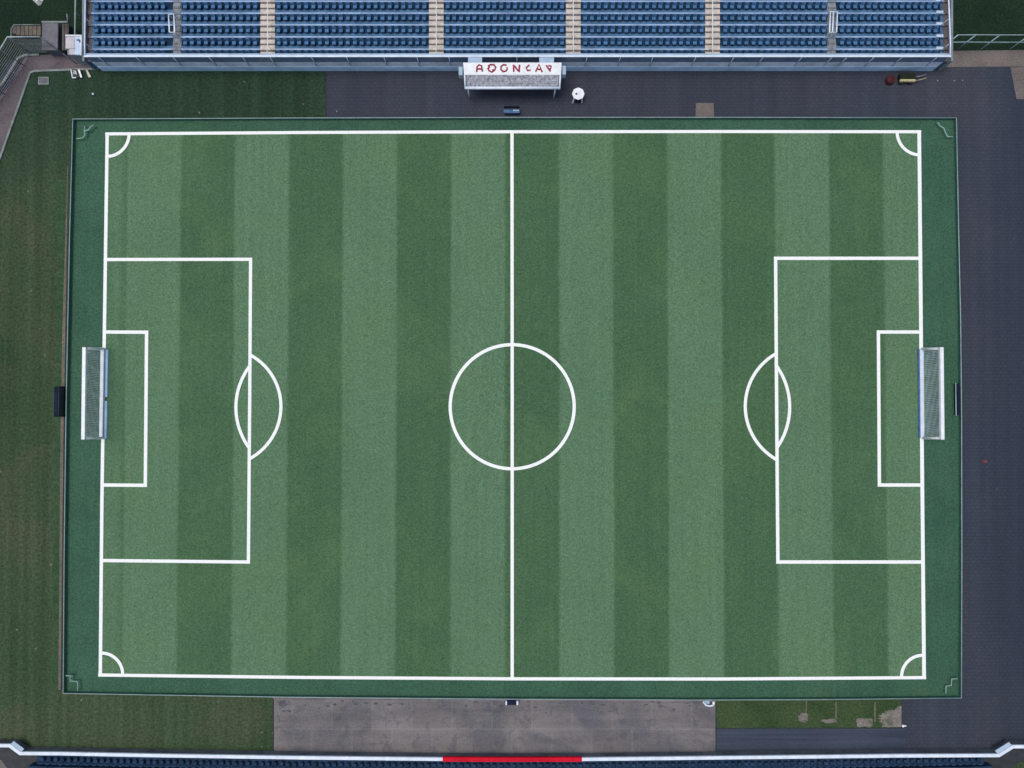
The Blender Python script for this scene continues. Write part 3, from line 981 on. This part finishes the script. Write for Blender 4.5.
board = slab(P_mid[0], P_mid[1], P_back[1], P_back[0], .06).build('sign_board', M['white'], sh)
ins = Vector((.17, 0, 0))
slab(P_frt[0] + ins + Vector((0, .05, .0)), P_frt[1] - ins + Vector((0, .05, 0)), P_mid[1] - ins + Vector((0, -.01, -.01)), P_mid[0] + ins + Vector((0, -.01, -.01)), .03).build('roof_sheet', M['poly'], sh)
for k_ in (0, 1):
    MB().tube([P_frt[k_] + Vector((.05 if k_ == 0 else -.05, 0, 0)), P_mid[k_] + Vector((.05 if k_ == 0 else -.05, -.01, -.02))], 0.075, 8).build('roof_edge', M['rail'], sh, True)
MB().tube([P_frt[0], P_frt[1]], 0.11, 8).build('front_beam', M['rail'], sh, True)
for lx in (469.4, 553.8):
    foot = at(lx, 98.3, 0)
    MB().tube([foot, (foot.x, foot.y, 1.75)], 0.065, 8).build('leg', M['pale'], sh, True)
for (x0, x1) in ((468, 482), (539.3, 554)):
    a, b = at(x0, 57.2, 2.22), at(x1, 57.2, 2.22)
    c, d = at(x0, 63.4, 2.30), at(x1, 63.4, 2.30)
    slab(c, d, b, a, .05).build('bracket', M['skyblue'], sh)
for (x0, x1, y0, y1) in ((458.6, 462.8, 66.5, 75), (562, 566, 65.5, 74.5)):
    a, b = at(x0, y1, 2.05), at(x1, y0, 2.05)
    MB().bbox(a.x, b.x, a.y, b.y, 1.5, 2.05, .03).build('side_box', M['skyblue'], sh)
    MB().tube([((a.x + b.x) / 2, b.y - .03, 0.0), ((a.x + b.x) / 2, b.y - .03, 1.5)], .04, 6).build('side_post', M['pale'], sh, True)
bx0, bx1 = P_frt[0].x + .6, P_frt[1].x - .6
MB().bbox(bx0, bx1, WALL_Y - 1.1, WALL_Y - .65, 0.38, 0.46, .02).build('bench', M['navy'], sh)

LET = [
    [[(235, 141), (237, 108), (250, 95), (266, 100), (271, 139)], [(237, 121), (268, 121)]],
    [[(306, 104), (324, 93), (345, 95), (357, 110), (351, 126), (333, 130)], [(305, 114), (314, 132), (331, 142), (350, 128)], [(318, 104), (310, 118)]],
    [[(426, 97), (406, 94), (391, 105), (390, 124), (403, 138), (421, 135), (431, 121), (427, 110)]],
    [[(470, 94), (472, 140)], [(474, 100), (501, 134)], [(509, 94), (506, 142)]],
    [[(572, 96), (551, 113), (561, 132), (580, 128)]],
    [[(612, 139), (633, 91), (654, 142)], [(622, 121), (642, 126)]],
    [[(680, 97), (699, 126), (707, 138)], [(694, 99), (712, 104), (707, 122), (696, 118)]],
]
nrm = (P_mid[1] - P_mid[0]).cross(P_back[0] - P_mid[0]).normalized()
for strokes in LET:
    lm = MB()
    for si, st_ in enumerate(strokes):
        pts = []
        for (cx, cy) in st_:
            px, py = sp(cx, cy)
            f = (py - 62.6) / (74.8 - 62.6)
            q = at(px, py, 2.58 + (2.30 - 2.58) * f)
            pts.append(q + nrm * (.016 + .003 * si))
        lm.tube(pts, 0.068, 6)
    for v in lm.v:       # flatten the strokes on to the board
        d = (v - P_mid[0]).dot(nrm)
        v -= nrm * (d * 0.75 - .008)
    lm.build('letter', M['letter'], board)

# ------------------------------------------------------------------ lower stand at the bottom edge
PAR = [(-40, 745.6), (9.5, 745.8), (20, 753.6), (28, 753.6), (60, 753.8), (150, 755.6), (300, 757.9), (442.6, 759.4), (512, 759.7), (582, 759.5), (750, 757.6), (900, 756.0),
       (999, 755.6), (1013, 746.8), (1060, 746.8)]
ZP = 0.75
P3 = [at(x, y, ZP) for x, y in PAR]
ls = thing('lower_stand', (0, P3[8].y, 0), 'second seating stand whose white and red front rail crosses the bottom edge', 'grandstand')
MB().strip_wall([p + Vector((0, -.02, 0)) for p in P3], 0.22, 0.0, ZP - .14).build('parapet', M['parapet'], ls)
MB().strip_wall(P3[:8], 0.26, ZP - .138, ZP).build('white_rail', M['rail'], ls)
MB().strip_wall(P3[7:10], 0.34, ZP - .16, ZP + .012).build('red_rail', M['red'], ls)
MB().strip_wall(P3[9:], 0.26, ZP - .138, ZP).build('white_rail', M['rail'], ls)
for k0, k1 in ((1, 2), (13, 12)):
    a, b = P3[k0], P3[k1]
    n_ = Vector((0.6, .8, 0)) if k0 == 1 else Vector((-.6, .8, 0))
    slab(a + n_ * .16, b + n_ * .16, b + n_ * .40 - Vector((0, 0, .1)), a + n_ * .40 - Vector((0, 0, .1)), .05).build('corner_panel', M['skyblue'], ls)
xa, xb = at(30, 760, .3).x, at(992, 760, .3).x
yb = [P3[8].y - .35, P3[8].y - 1.15, P3[8].y - 1.95, P3[8].y - 2.75]
tr = MB()
x_c0, x_c1 = at(36, 758, .4).x, at(985, 758, .4).x
N_ = 24
for r_ in range(3):
    top_, bot_ = [], []
    for i in range(N_ + 1):
        x = x_c0 - r_ * .5 + (x_c1 - x_c0 + r_) * i / N_
        dy = 0.5 * (2 * i / N_ - 1) ** 2
        top_.append((x, yb[r_] + dy, .25 + .3 * r_)); bot_.append((x, yb[r_ + 1] + dy - .02, .25 + .3 * r_))
    for i in range(N_):
        lo = [(bot_[i][0], bot_[i][1], 0), (bot_[i + 1][0], bot_[i + 1][1], 0), (top_[i + 1][0], top_[i + 1][1], 0), (top_[i][0], top_[i][1], 0)]
        tr.hexa(lo, [(p[0], p[1], .25 + .3 * r_) for p in lo])
tr.build('terrace', M['low_floor'], ls)
low = {k: MB() for k in ('seat', 'seat_pan')}
for r_ in range(2):
    n = 142
    for i in range(n):
        x = x_c0 + .3 + (x_c1 - x_c0 - .6) * (i + .5) / n
        dy = 0.5 * (2 * i / n - 1) ** 2
        mt = Matrix.Translation((x + rnd.uniform(-.02, .02), yb[r_] + dy + .05 + rnd.uniform(-.03, .03), .25 + .3 * r_)) @ Matrix.Rotation(math.pi + rnd.uniform(-.05, .05), 4, 'Z')
        for key, src in (('seat', b_), ('seat_pan', p_)):
            low[key].add([mt @ v for v in src.v], src.f)
lr = thing('lower_seats', (0, yb[1], .3), 'dark blue seats behind the white and red rail at the bottom edge', 'seats', kind='stuff')
for key, nm in (('seat', 'backrests'), ('seat_pan', 'seat_pans')):
    low[key].build(nm, M['seat_low'] if key == 'seat' else M['low_floor'], lr)['kind'] = 'stuff'

# ------------------------------------------------------------------ boxes and benches at the pitch edge
p = at(60, 386.5, 0); q = at(60, 416.5, 0)
root = thing('covered_bench', (at(58, 401, 0).x, (p.y + q.y) / 2, 0), 'navy covered bench on the worn grass outside the left fence', 'bench')
xo, xi = at(60.0, 401, 0).x, at(66.0, 401, 0).x
body = MB()
prof = [(xi, .02), (xi, .80), (xi - .18, .84), (xo + .10, .78), (xo, .52), (xo, .02)]
ys = [q.y, q.y + .12, p.y - .12, p.y]
vs, fs = [], []
for i, y in enumerate(ys):
    e = .08 if i in (0, 3) else 0
    vs += [(x + (e if x == xo else -e * .3), y, z - (e if z > .3 else 0)) for x, z in prof]
for i in range(3):
    for j in range(6):
        l = (j + 1) % 6
        fs.append((i * 6 + j, i * 6 + l, (i + 1) * 6 + l, (i + 1) * 6 + j))
fs += [tuple(range(5, -1, -1)), tuple(18 + j for j in range(6))]
body.add(vs, fs).build('cover', M['navy'], root)
MB().bbox(xi + .005, xi + .05, q.y + .1, p.y - .1, .10, .80, .015).build('front_frame', M['dark'], root)
MB().tube([(xi + .04, q.y + .06, .84), (xi + .04, p.y - .06, .84)], .03, 6).build('edge_rail', M['dark'], root, True)

p = at(957, 383.5, .4); q = at(957, 415, .4)
root = thing('padded_panel', (at(958, 399, 0).x, (p.y + q.y) / 2, 0.03), 'dark navy padded panel inside the fence beside the paved yard', 'panel')
x0, x1 = at(957.2, 399, .42).x, at(961.0, 399, .42).x
MB().bbox(x0, x1 - .05, q.y, p.y, .08, .42, .04).build('pad', M['navy'], root)
xg = at(955.0, 399, .4).x
MB().tube([(xg, q.y - .05, .05), (xg, q.y - .05, .5), (xg, p.y + .05, .5), (xg, p.y + .05, .05)], .035, 6).build('green_frame', M['fence_rail'], root, True)
for y in (q.y + .2, p.y - .2):
    MB().tube([(x0 + .1, y, .03), (x0 + .1, y, .12)], .03, 6).build('foot', M['dark'], root, True)

p = at(504, 116.5, 0); q = at(519.5, 110.5, 0)
root = thing('blue_bench', ((p.x + q.x) / 2, (p.y + q.y) / 2, 0), 'small blue bench on the asphalt above the halfway line', 'bench')
MB().bbox(p.x, q.x, p.y + .10, p.y + .42, .36, .41, .015).build('seat', M['blue'], root)
MB().bbox(p.x, q.x, p.y + .46, p.y + .50, .50, .78, .012).build('backrest', M['navy'], root)
for x in (p.x + .1, q.x - .1):
    MB().box(x - .03, x + .03, p.y + .12, p.y + .50, .02, .358).build('leg', M['navy'], root)
MB().bbox(at(513, 113, .43).x, at(519, 113, .43).x, p.y + .26, p.y + .36, .415, .445, .01).build('folded_towel', M['skyblue'], root)
MB().bbox(at(503.8, 113, .43).x, at(509.5, 113, .43).x, p.y + .14, p.y + .38, .415, .45, .01).build('blue_cushion', M['seat'], root)

p = at(505.5, 705, 0); q = at(518, 699.8, 0)
root = thing('navy_bench', ((p.x + q.x) / 2, (p.y + q.y) / 2, 0), 'small navy bench with white ends on the slabs below the halfway line', 'bench')
yb0, yb1 = at(512, 705, .4).y, at(512, 700.4, .4).y
MB().bbox(p.x + .13, q.x - .13, yb0, yb1, .36, .42, .02).build('seat', M['navy'], root)
for x0, w in ((p.x, .13), (q.x - .13, .15)):
    MB().bbox(x0, x0 + w, yb0 + .02, yb1 - .04, .0, .47, .02).build('end_frame', M['rail'], root)
MB().box(p.x + .14, q.x - .14, yb0 + .1, yb0 + .16, .1, .34).build('brace', M['dark'], root)

root = thing('folding_chair', at(709, 704, 0), 'pale folding chair lying against the fence at the end of the slabs', 'chair')
MB().tube([at(703, 701.5, .25), at(706, 705.2, .3), at(710, 706, .3), at(713.2, 705.2, .3), at(714, 702, .35)], .075, 8).build('bent_frame', M['rail'], root, True)
MB().tube([at(713.5, 704.5, .3), at(713.6, 702, .5)], .11, 8).build('end_grip', M['white'], root, True)
a, b = at(704, 704, .2), at(709.6, 700.8, .2)
MB().bbox(a.x, b.x, a.y, b.y, .08, .2, .02).build('seat', M['skyblue'], root)
for (x, y) in ((705, 704.5), (712.5, 705)):
    qq = at(x, y, 0)
    MB().tube([(qq.x, qq.y, .0), (qq.x, qq.y, .28)], .03, 6).build('leg', M['grey'], root, True)

# ------------------------------------------------------------------ white garden table
tc = at(578.3, 93.6, 0.74)
root = thing('garden_table', (tc.x, tc.y, 0), 'round white plastic garden table standing on the dark asphalt', 'table')
prof = []
ring, rr_ = 24, 0.50
top = MB()
vs, fs = [], []
for (r, z) in ((.44, .69), (.49, .70), (.50, .725), (.47, .745), (.0601, .75)):
    for k_ in range(ring):
        a = 2 * math.pi * k_ / ring
        w = r * (1 + (.045 * math.cos(8 * a) if r > .4 else 0))
        vs.append((tc.x + w * math.cos(a), tc.y + w * math.sin(a), z))
for i in range(4):
    for k_ in range(ring):
        l = (k_ + 1) % ring
        fs.append((i * ring + k_, i * ring + l, (i + 1) * ring + l, (i + 1) * ring + k_))
fs.append(tuple(range(ring - 1, -1, -1)))
top.add(vs, fs).build('table_top', M['white'], root)
MB().lathe([(.085, .752), (.085, .765), (.05, .766)], tc.x - .16, tc.y - .03, 14).build('hole_insert', M['dark'], root)
for (dx, dy) in ((-.34, -.36), (.33, -.34), (-.33, .30), (.33, .30)):
    MB().hexa([(tc.x + dx * 1.15 - .05, tc.y + dy * 1.15 - .05, .0), (tc.x + dx * 1.15 + .05, tc.y + dy * 1.15 - .05, .0),
               (tc.x + dx * 1.15 + .05, tc.y + dy * 1.15 + .05, .0), (tc.x + dx * 1.15 - .05, tc.y + dy * 1.15 + .05, .0)],
              [(tc.x + dx - .035, tc.y + dy - .035, .69), (tc.x + dx + .035, tc.y + dy - .035, .69),
               (tc.x + dx + .035, tc.y + dy + .035, .69), (tc.x + dx - .035, tc.y + dy + .035, .69)]).build('leg', M['white'], root)
MB().lathe([(.38, .14), (.41, .17), (.38, .20)], tc.x, tc.y - .04, 16).build('shade_disc', M['navy'], root)  # navy disc added for the shade under the table top

# ------------------------------------------------------------------ cart and drum by the stand
c0 = at(907, 80, 0)
root = thing('yellow_cart', (c0.x, c0.y, 0), 'olive hand cart with pale yellow side lying below the blue stand', 'cart')
a, b = at(900.2, 81.5, .45), at(915.5, 74.6, .45)
MB().bbox(a.x, b.x, a.y + .21, b.y + .1, .20, .50, .03).build('tray', M['olive'], root)
MB().bbox(a.x, b.x, a.y + .0, a.y + .20, .32, .48, .03).build('side_panel', M['yellow'], root)
ex = at(925, 80, .4).x
for dy in (.12, .42):
    MB().tube([(b.x, a.y + dy, .36), (ex - .35, a.y + dy + .05, .44), (ex, a.y + dy + .12, .60)], .03, 6).build('handle', M['yellow'] if dy < .2 else M['grey'], root, True)
MB().tube([(b.x + .25, a.y + .1, .38), (b.x + .25, a.y + .46, .38)], .04, 6).build('axle', M['dark'], root, True)
for (x, y) in ((a.x + .25, a.y - .02), (a.x + .25, b.y + .02), (b.x - .2, a.y - .02), (b.x - .2, b.y + .02)):
    MB().tube([(x, y - .04, .15), (x, y + .04, .15)], .15, 14).build('wheel', M['dark'], root, True)

dc = at(891.4, 79.0, 0.37)
root = thing('red_drum', (dc.x, dc.y, 0), 'dark red drum standing beside the olive cart', 'drum')
MB().lathe([(.32, .0), (.34, .03), (.34, .12), (.36, .14), (.34, .16), (.34, .30), (.36, .32), (.36, .36)], dc.x, dc.y, 22).build('body', M['maroon'], root, True)
MB().lathe([(.33, .362), (.33, .38), (.05, .395)], dc.x, dc.y, 22).build('lid', M['maroon'], root)

# ------------------------------------------------------------------ upper left corner: mesh fence, booth, sheds, boards
def mesh_fence(top_pts, zt, label, thick=.075, post_every=1, group=None, mid=False, infill=True, mat='rail'):
    T = [at(x, y, zt) for x, y in top_pts]
    root = thing('mesh_fence', (T[0].x, T[0].y, 0), label, 'fence', group)
    MB().tube(T, thick, 8).build('top_rail', M[mat], root, True)
    if mid:
        MB().tube([Vector((p.x, p.y, zt * .5)) for p in T], .045, 6).build('mid_rail', M[mat], root, True)
    n_tot = 0
    for i in range(len(T) - 1):
        l = (T[i + 1] - T[i]).length
        n = max(1, int(l / 2.4))
        for k_ in range(n + (i == len(T) - 2)):
            q_ = T[i].lerp(T[i + 1], k_ / n)
            MB().tube([(q_.x, q_.y, 0), (q_.x, q_.y, zt)], .045, 6).build('post', M['pale'] if mid else M['grey'], root, True)
    if infill:
        w = MB()
        for i in range(len(T) - 1):
            l = (T[i + 1] - T[i]).length
            n = max(2, int(l / .22))
            for k_ in range(n):
                q_ = T[i].lerp(T[i + 1], k_ / n)
                w.tube([(q_.x, q_.y, .06), (q_.x, q_.y, zt - .05)], .014, 3)
            for h in range(1, 13):
                w.tube([(T[i].x, T[i].y, zt * h / 13), (T[i + 1].x, T[i + 1].y, zt * h / 13)], .014, 3)
        w.build('wire_mesh', M['grey'], root)
    return root


mesh_fence([(-40, 110), (0, 49.5), (7.5, 37), (40, 36.8)], 2.3, 'tall wire mesh fence with pale top rail bending round the brown track', thick=.055, mat='galv')
mesh_fence([(41, 38), (48, 43), (63, 53.5)], 1.5, 'thin green handrail sloping down from the mesh fence past the grey shed', thick=.035, infill=False, mat='shade_and_handrail')
mesh_fence([(958, 35), (976, 34.8), (1000, 35), (1060, 35)], 2.0, 'open pale green railing beside the stand above the tan path', thick=.038, mid=True, infill=False, mat='fence_rail_b')
r_ = thing('boundary_rail', at(75.3, 20, 0), 'thin pale rail running up the lawn beside the stand', 'rail')
MB().tube([at(75.0, 35, 1.0), at(75.6, 0, 1.0), at(76.2, -40, 1.0)], .07, 6).build('rail', M['fence_rail_b'], r_, True)
for y in (32, 12, -8, -28):
    q_ = at(75.3, y, 1.0)
    MB().tube([(q_.x, q_.y, 0), (q_.x, q_.y, 1.0)], .035, 6).build('post', M['grey'], r_, True)


def bx(px0, px1, py0, py1, z):
    a, b = at(px0, py1, z), at(px1, py0, z)
    return a.x, b.x, a.y, b.y


c0 = at(74, 46, 0)
root = thing('ticket_booth', (c0.x, c0.y, 0), 'small booth with half pinkish half light blue roof by the stand corner', 'booth')
x0, x1, y0, y1 = bx(65.2, 82.6, 35.2, 54.5, 1.7)
xm = at(74.5, 45, 1.7).x
MB().box(x0 + .08, x1 - .05, y0 + .08, y1 - .05, 0, 1.55).build('wall', M['grey'], root)
yp = at(70, 48.5, 1.7).y
MB().bbox(x0, xm - .003, yp, y1, 1.55, 1.7, .02).build('roof', M['pinkish'], root)
MB().bbox(xm, x1, y0, y1, 1.55, 1.69, .02).build('roof', M['pale'], root)
MB().bbox(x0 + .3, xm - .003, y0 + .02, yp - .003, 1.55, 1.67, .02).build('roof', M['pinkish'], root)
MB().tube([(x0 + .05, y1 - .05, 1.74), (x1 - .06, y1 - .05, 1.74), (x1 - .06, y0 - .1, 1.74)], .07, 6).build('roof_trim', M['white'], root, True)
q_ = at(79, 41.5, 1.7)
MB().tube([(q_.x - .15, q_.y + .1, 1.74), (q_.x + .05, q_.y + .12, 1.76), (q_.x + .12, q_.y - .1, 1.76)], .05, 6).build('roof_hook', M['blue'], root, True)

c0 = at(49, 38, 0)
root = thing('flat_roof_shed', (c0.x, c0.y, 0), 'grey flat roofed shed behind the mesh fence', 'shed')
x0, x1, y0, y1 = bx(41.5, 58, 22, 50, 1.1)
MB().box(x0 + .1, x1 - .1, y0 + .1, y1 - .1, 0, 0.98).build('wall', M['parapet'], root)
MB().bbox(x0, x1, y0, y1, 0.98, 1.1, .03).build('roof', M['roof_felt'], root)
MB().bbox(x0, x1 + .8, y1 - .09, y1 + .06, 1.105, 1.17, .02).build('roof_edge', M['kerb'], root)
c0 = at(65, 36, 0)
root = thing('brown_shed', (c0.x, c0.y, 0), 'small brown boarded shed between the grey shed and the booth', 'shed')
x0, x1, y0, y1 = bx(61.5, 68.5, 23.5, 50, 1.2)
MB().box(x0 + .05, x1 - .05, y0 + .05, y1 - .05, 0, 1.1).build('wall', M['dark'], root)
for i in range(5):
    w_ = (x1 - x0) / 5
    MB().bbox(x0 + i * w_ + .01, x0 + (i + 1) * w_ - .01, y0, y1, 1.1, 1.18 + .02 * (i % 2), .015).build('roof_board', M['brown'], root)
q_ = at(68, 14.5, 1.8)
MB().tube([at(67.2, 14, 1.6), at(68, 23, 1.1)], .06, 6).build('flue', M['grey'], root, True)
c0 = at(26, 31, 0)
root = thing('timber_deck', (c0.x, c0.y, 0), 'low brown timber deck left of the grey shed', 'deck')
x0, x1, y0, y1 = bx(12, 41, 25.8, 35.2, .5)
n = 7
for i in range(n):
    w_ = (x1 - x0) / n
    MB().bbox(x0 + i * w_ + .012, x0 + (i + 1) * w_ - .012, y0 + (.15 if i == 0 else 0), y1, .36, .5 + .01 * (i % 2), .02).build('board', M['soil'] if i > 2 else M['brown'], root)
MB().tube([(x0 - .05, y0 - .4, .5), (x0 - .05, y1 - .3, .52), (x0 + .2, y1 + .05, .54), (x1, y1 + .06, .54)], .05, 6).build('edge_trim', M['kerb'], root, True)
MB().box(x0 + .1, x1 - .1, y0 + .1, y1 - .1, 0, .358).build('frame', M['dark'], root)

# striped boards and plank leaning by the kerb
for (x0, y0, x1, y1, w, m, nm, lab) in ((71.3, 69.4, 73.6, 77.8, .14, 'white', 'striped_board', 'white edged black patterned board lying by the kerb below the booth'),):
    pass
c0 = at(74.5, 73.5, 0)
root = thing('patterned_board', (c0.x, c0.y, 0), 'black board with white edges and marks lying by the kerb', 'board')
slab(at(72.6, 78, .12), at(79.6, 77.3, .12), at(77.4, 69.2, .12), at(70.8, 69.6, .12), .08).build('panel', M['dark'], root)
MB().tube([at(71.2, 69.8, .16), at(72.8, 78, .16), at(76.2, 77.6, .16)], .06, 6).build('edge', M['white'], root)
slab(at(80.4, 77.5, .18), at(82.2, 77.2, .18), at(79.4, 69.2, .18), at(77.6, 69.4, .18), .05).build('white_slat', M['white'], root)
MB().tube([at(73.2, 71, .16), at(74.8, 70.7, .16), at(75.4, 73.6, .16), at(74.2, 74.2, .16), at(73.6, 72, .16)], .035, 6).build('white_mark', M['white'], root)
MB().tube([at(75.8, 71, .16), at(76.6, 74.6, .16)], .035, 6).build('white_mark', M['white'], root)
c0 = at(88.5, 73, 0)
root = thing('tan_plank', (c0.x, c0.y, 0), 'tan plank lying on the dark grass by the stand corner', 'plank')
slab(at(88.4, 77.3, .16), at(91.2, 77, .16), at(87.2, 69.4, .16), at(85.4, 69.6, .16), .08).build('plank', M['ivory'], root)
MB().box(c0.x - .1, c0.x + .15, c0.y - .05, c0.y + .05, 0, .079).build('batten', M['dark'], root)

c0 = at(43.5, 81, 0)
root = thing('metal_grate', (c0.x, c0.y, 0.004), 'square grey metal grate lying on the dark grass', 'grate')
x0, x1, y0, y1 = bx(38.2, 48.8, 77, 84.5, .06)
fr = MB()
for (a0, a1, b0, b1) in ((x0, x1, y0, y0 + .06), (x0, x1, y1 - .06, y1), (x0, x0 + .06, y0 + .062, y1 - .062), (x1 - .06, x1, y0 + .062, y1 - .062)):
    fr.box(a0, a1, b0, b1, .005, .08)
fr.build('frame', M['grey'], root)
br = MB()
for i in range(1, 9):
    x = x0 + (x1 - x0) * i / 9
    br.box(x - .016, x + .016, y0 + .063, y1 - .063, .01, .06)
for i in range(1, 6):
    y = y0 + (y1 - y0) * i / 6
    br.box(x0 + .063, x1 - .063, y - .012, y + .012, .061, .07)
br.build('bars', M['grey'], root)

q_ = at(93, 94, .11)
ball = MB()
prof = [(.09 * math.cos(a), .095 + .09 * math.sin(a)) for a in [R(-80 + 16 * i) for i in range(11)]]
ball.lathe(prof, q_.x, q_.y, 16)
o = ball.build('football', M['white'], None, True)
tag(o, 'white football lying on the dark grass by the stand', 'ball')

# crumpled white sheet on the lawn
rnd = random.Random(9)
sh_pts = [(31, -4), (33, 0.5), (36, 3), (38.5, 5.8), (41.5, 4.2), (43, 1), (44, -4)]
cen = at(38, 0, 0)
v_, f_2 = [(cen.x, cen.y, .35)], []
for (x, y) in sh_pts:
    q_ = at(x, y, .02)
    mid_ = Vector((cen.x, cen.y, 0)).lerp(q_, .55)
    v_.append((mid_.x + rnd.uniform(-.1, .1), mid_.y + rnd.uniform(-.1, .1), .22 + rnd.uniform(-.1, .14)))
for (x, y) in sh_pts:
    v_.append(tuple(at(x, y, .02)))
n = len(sh_pts)
for i in range(n):
    j = (i + 1) % n
    f_2 += [(0, 1 + j, 1 + i), (1 + i, 1 + j, 1 + n + j, 1 + n + i)]
o = MB().add(v_, f_2).build('white_tarp', M['tarp'])
tag(o, 'crumpled white tarp lying on the dark lawn', 'tarp')

# small bits lying about
c0 = at(984.5, 461.5, 0)
root = thing('marker_cone', (c0.x, c0.y, 0.006), 'small faded red cone lying on the paved yard', 'cone')
MB().lathe([(.13, .01), (.12, .03), (.05, .22), (.03, .26)], c0.x, c0.y, 12).build('cone', M['pinkmark'], root, True)
MB().bbox(c0.x - .13, c0.x + .13, c0.y - .10, c0.y + .12, .0, .012, .005).build('base', M['pinkmark'], root)
c0 = at(904.2, 725.5, 0)
root = thing('white_peg', (c0.x, c0.y, 0.006), 'small white peg at the corner of the grass plot', 'peg')
MB().tube([(c0.x - .12, c0.y, .05), (c0.x + .12, c0.y + .01, .06)], .06, 8).build('peg', M['white'], root, True)
MB().lathe([(.10, .0), (.10, .10), (.06, .12)], c0.x - .14, c0.y, 10).build('peg_head', M['white'], root)
for i, (x, y, lab) in enumerate(((913.5, 81, 'x'), (937.5, 81, 'pale scrap on the asphalt right of the olive cart'), (954, 81, 'pale scrap on the asphalt below the stand corner'),
                                 (962.5, 80.6, 'pale scrap on the asphalt below the tan path'), (337, 111.5, 'pale scrap on the asphalt beside the grass edge'),
                                 (14, 72.5, 'pale scrap on the brown track by the fence'))):
    if lab == 'x':
        continue
    q_ = at(x, y, .02)
    rr2 = random.Random(i)
    s_ = MB().add([(q_.x + .09 * math.cos(a) * rr2.uniform(.5, 1.1), q_.y + .09 * math.sin(a) * rr2.uniform(.5, 1.1), .03 + rr2.uniform(-.01, .05)) for a in [k_ * math.pi / 3 for k_ in range(6)]]
                  + [(q_.x, q_.y, .07)], [(6, k_, (k_ + 1) % 6) for k_ in range(6)])
    o = s_.build('paper_scrap', M['kerb'])
    tag(o, lab, 'scrap', 'pale scraps lying about')

# ------------------------------------------------------------------ light: bright overcast
w = bpy.data.worlds.new('World')
S.world = w
w.use_nodes = True
nt = w.node_tree
sky = nt.nodes.new('ShaderNodeTexSky')
sky.sky_type = 'NISHITA'
sky.sun_disc = False
EL, AZ = R(74), R(-80)
sky.sun_elevation = EL
sky.sun_rotation = AZ
sky.dust_density = 3.0
sky.air_density = 1.0
nt.links.new(sky.outputs['Color'], nt.nodes['Background'].inputs['Color'])
nt.nodes['Background'].inputs['Strength'].default_value = 0.105
sd = bpy.data.lights.new('sun', 'SUN')
sd.energy = 1.5
sd.angle = R(38)
sd.color = (1.0, 0.975, 0.92)
so = bpy.data.objects.new('sun', sd)
C.objects.link(so)
d = Vector((math.sin(AZ) * math.cos(EL), math.cos(AZ) * math.cos(EL), math.sin(EL)))
so.rotation_euler = d.to_track_quat('Z', 'Y').to_euler()
so.location = d * 80

S.view_settings.view_transform = 'Standard'
S.view_settings.look = 'None'
S.view_settings.gamma = 1.0
S.view_settings.use_curve_mapping = False
S.view_settings.exposure = 0.26
for o in bpy.data.objects:
    if 'base' in o:
        del o['base']
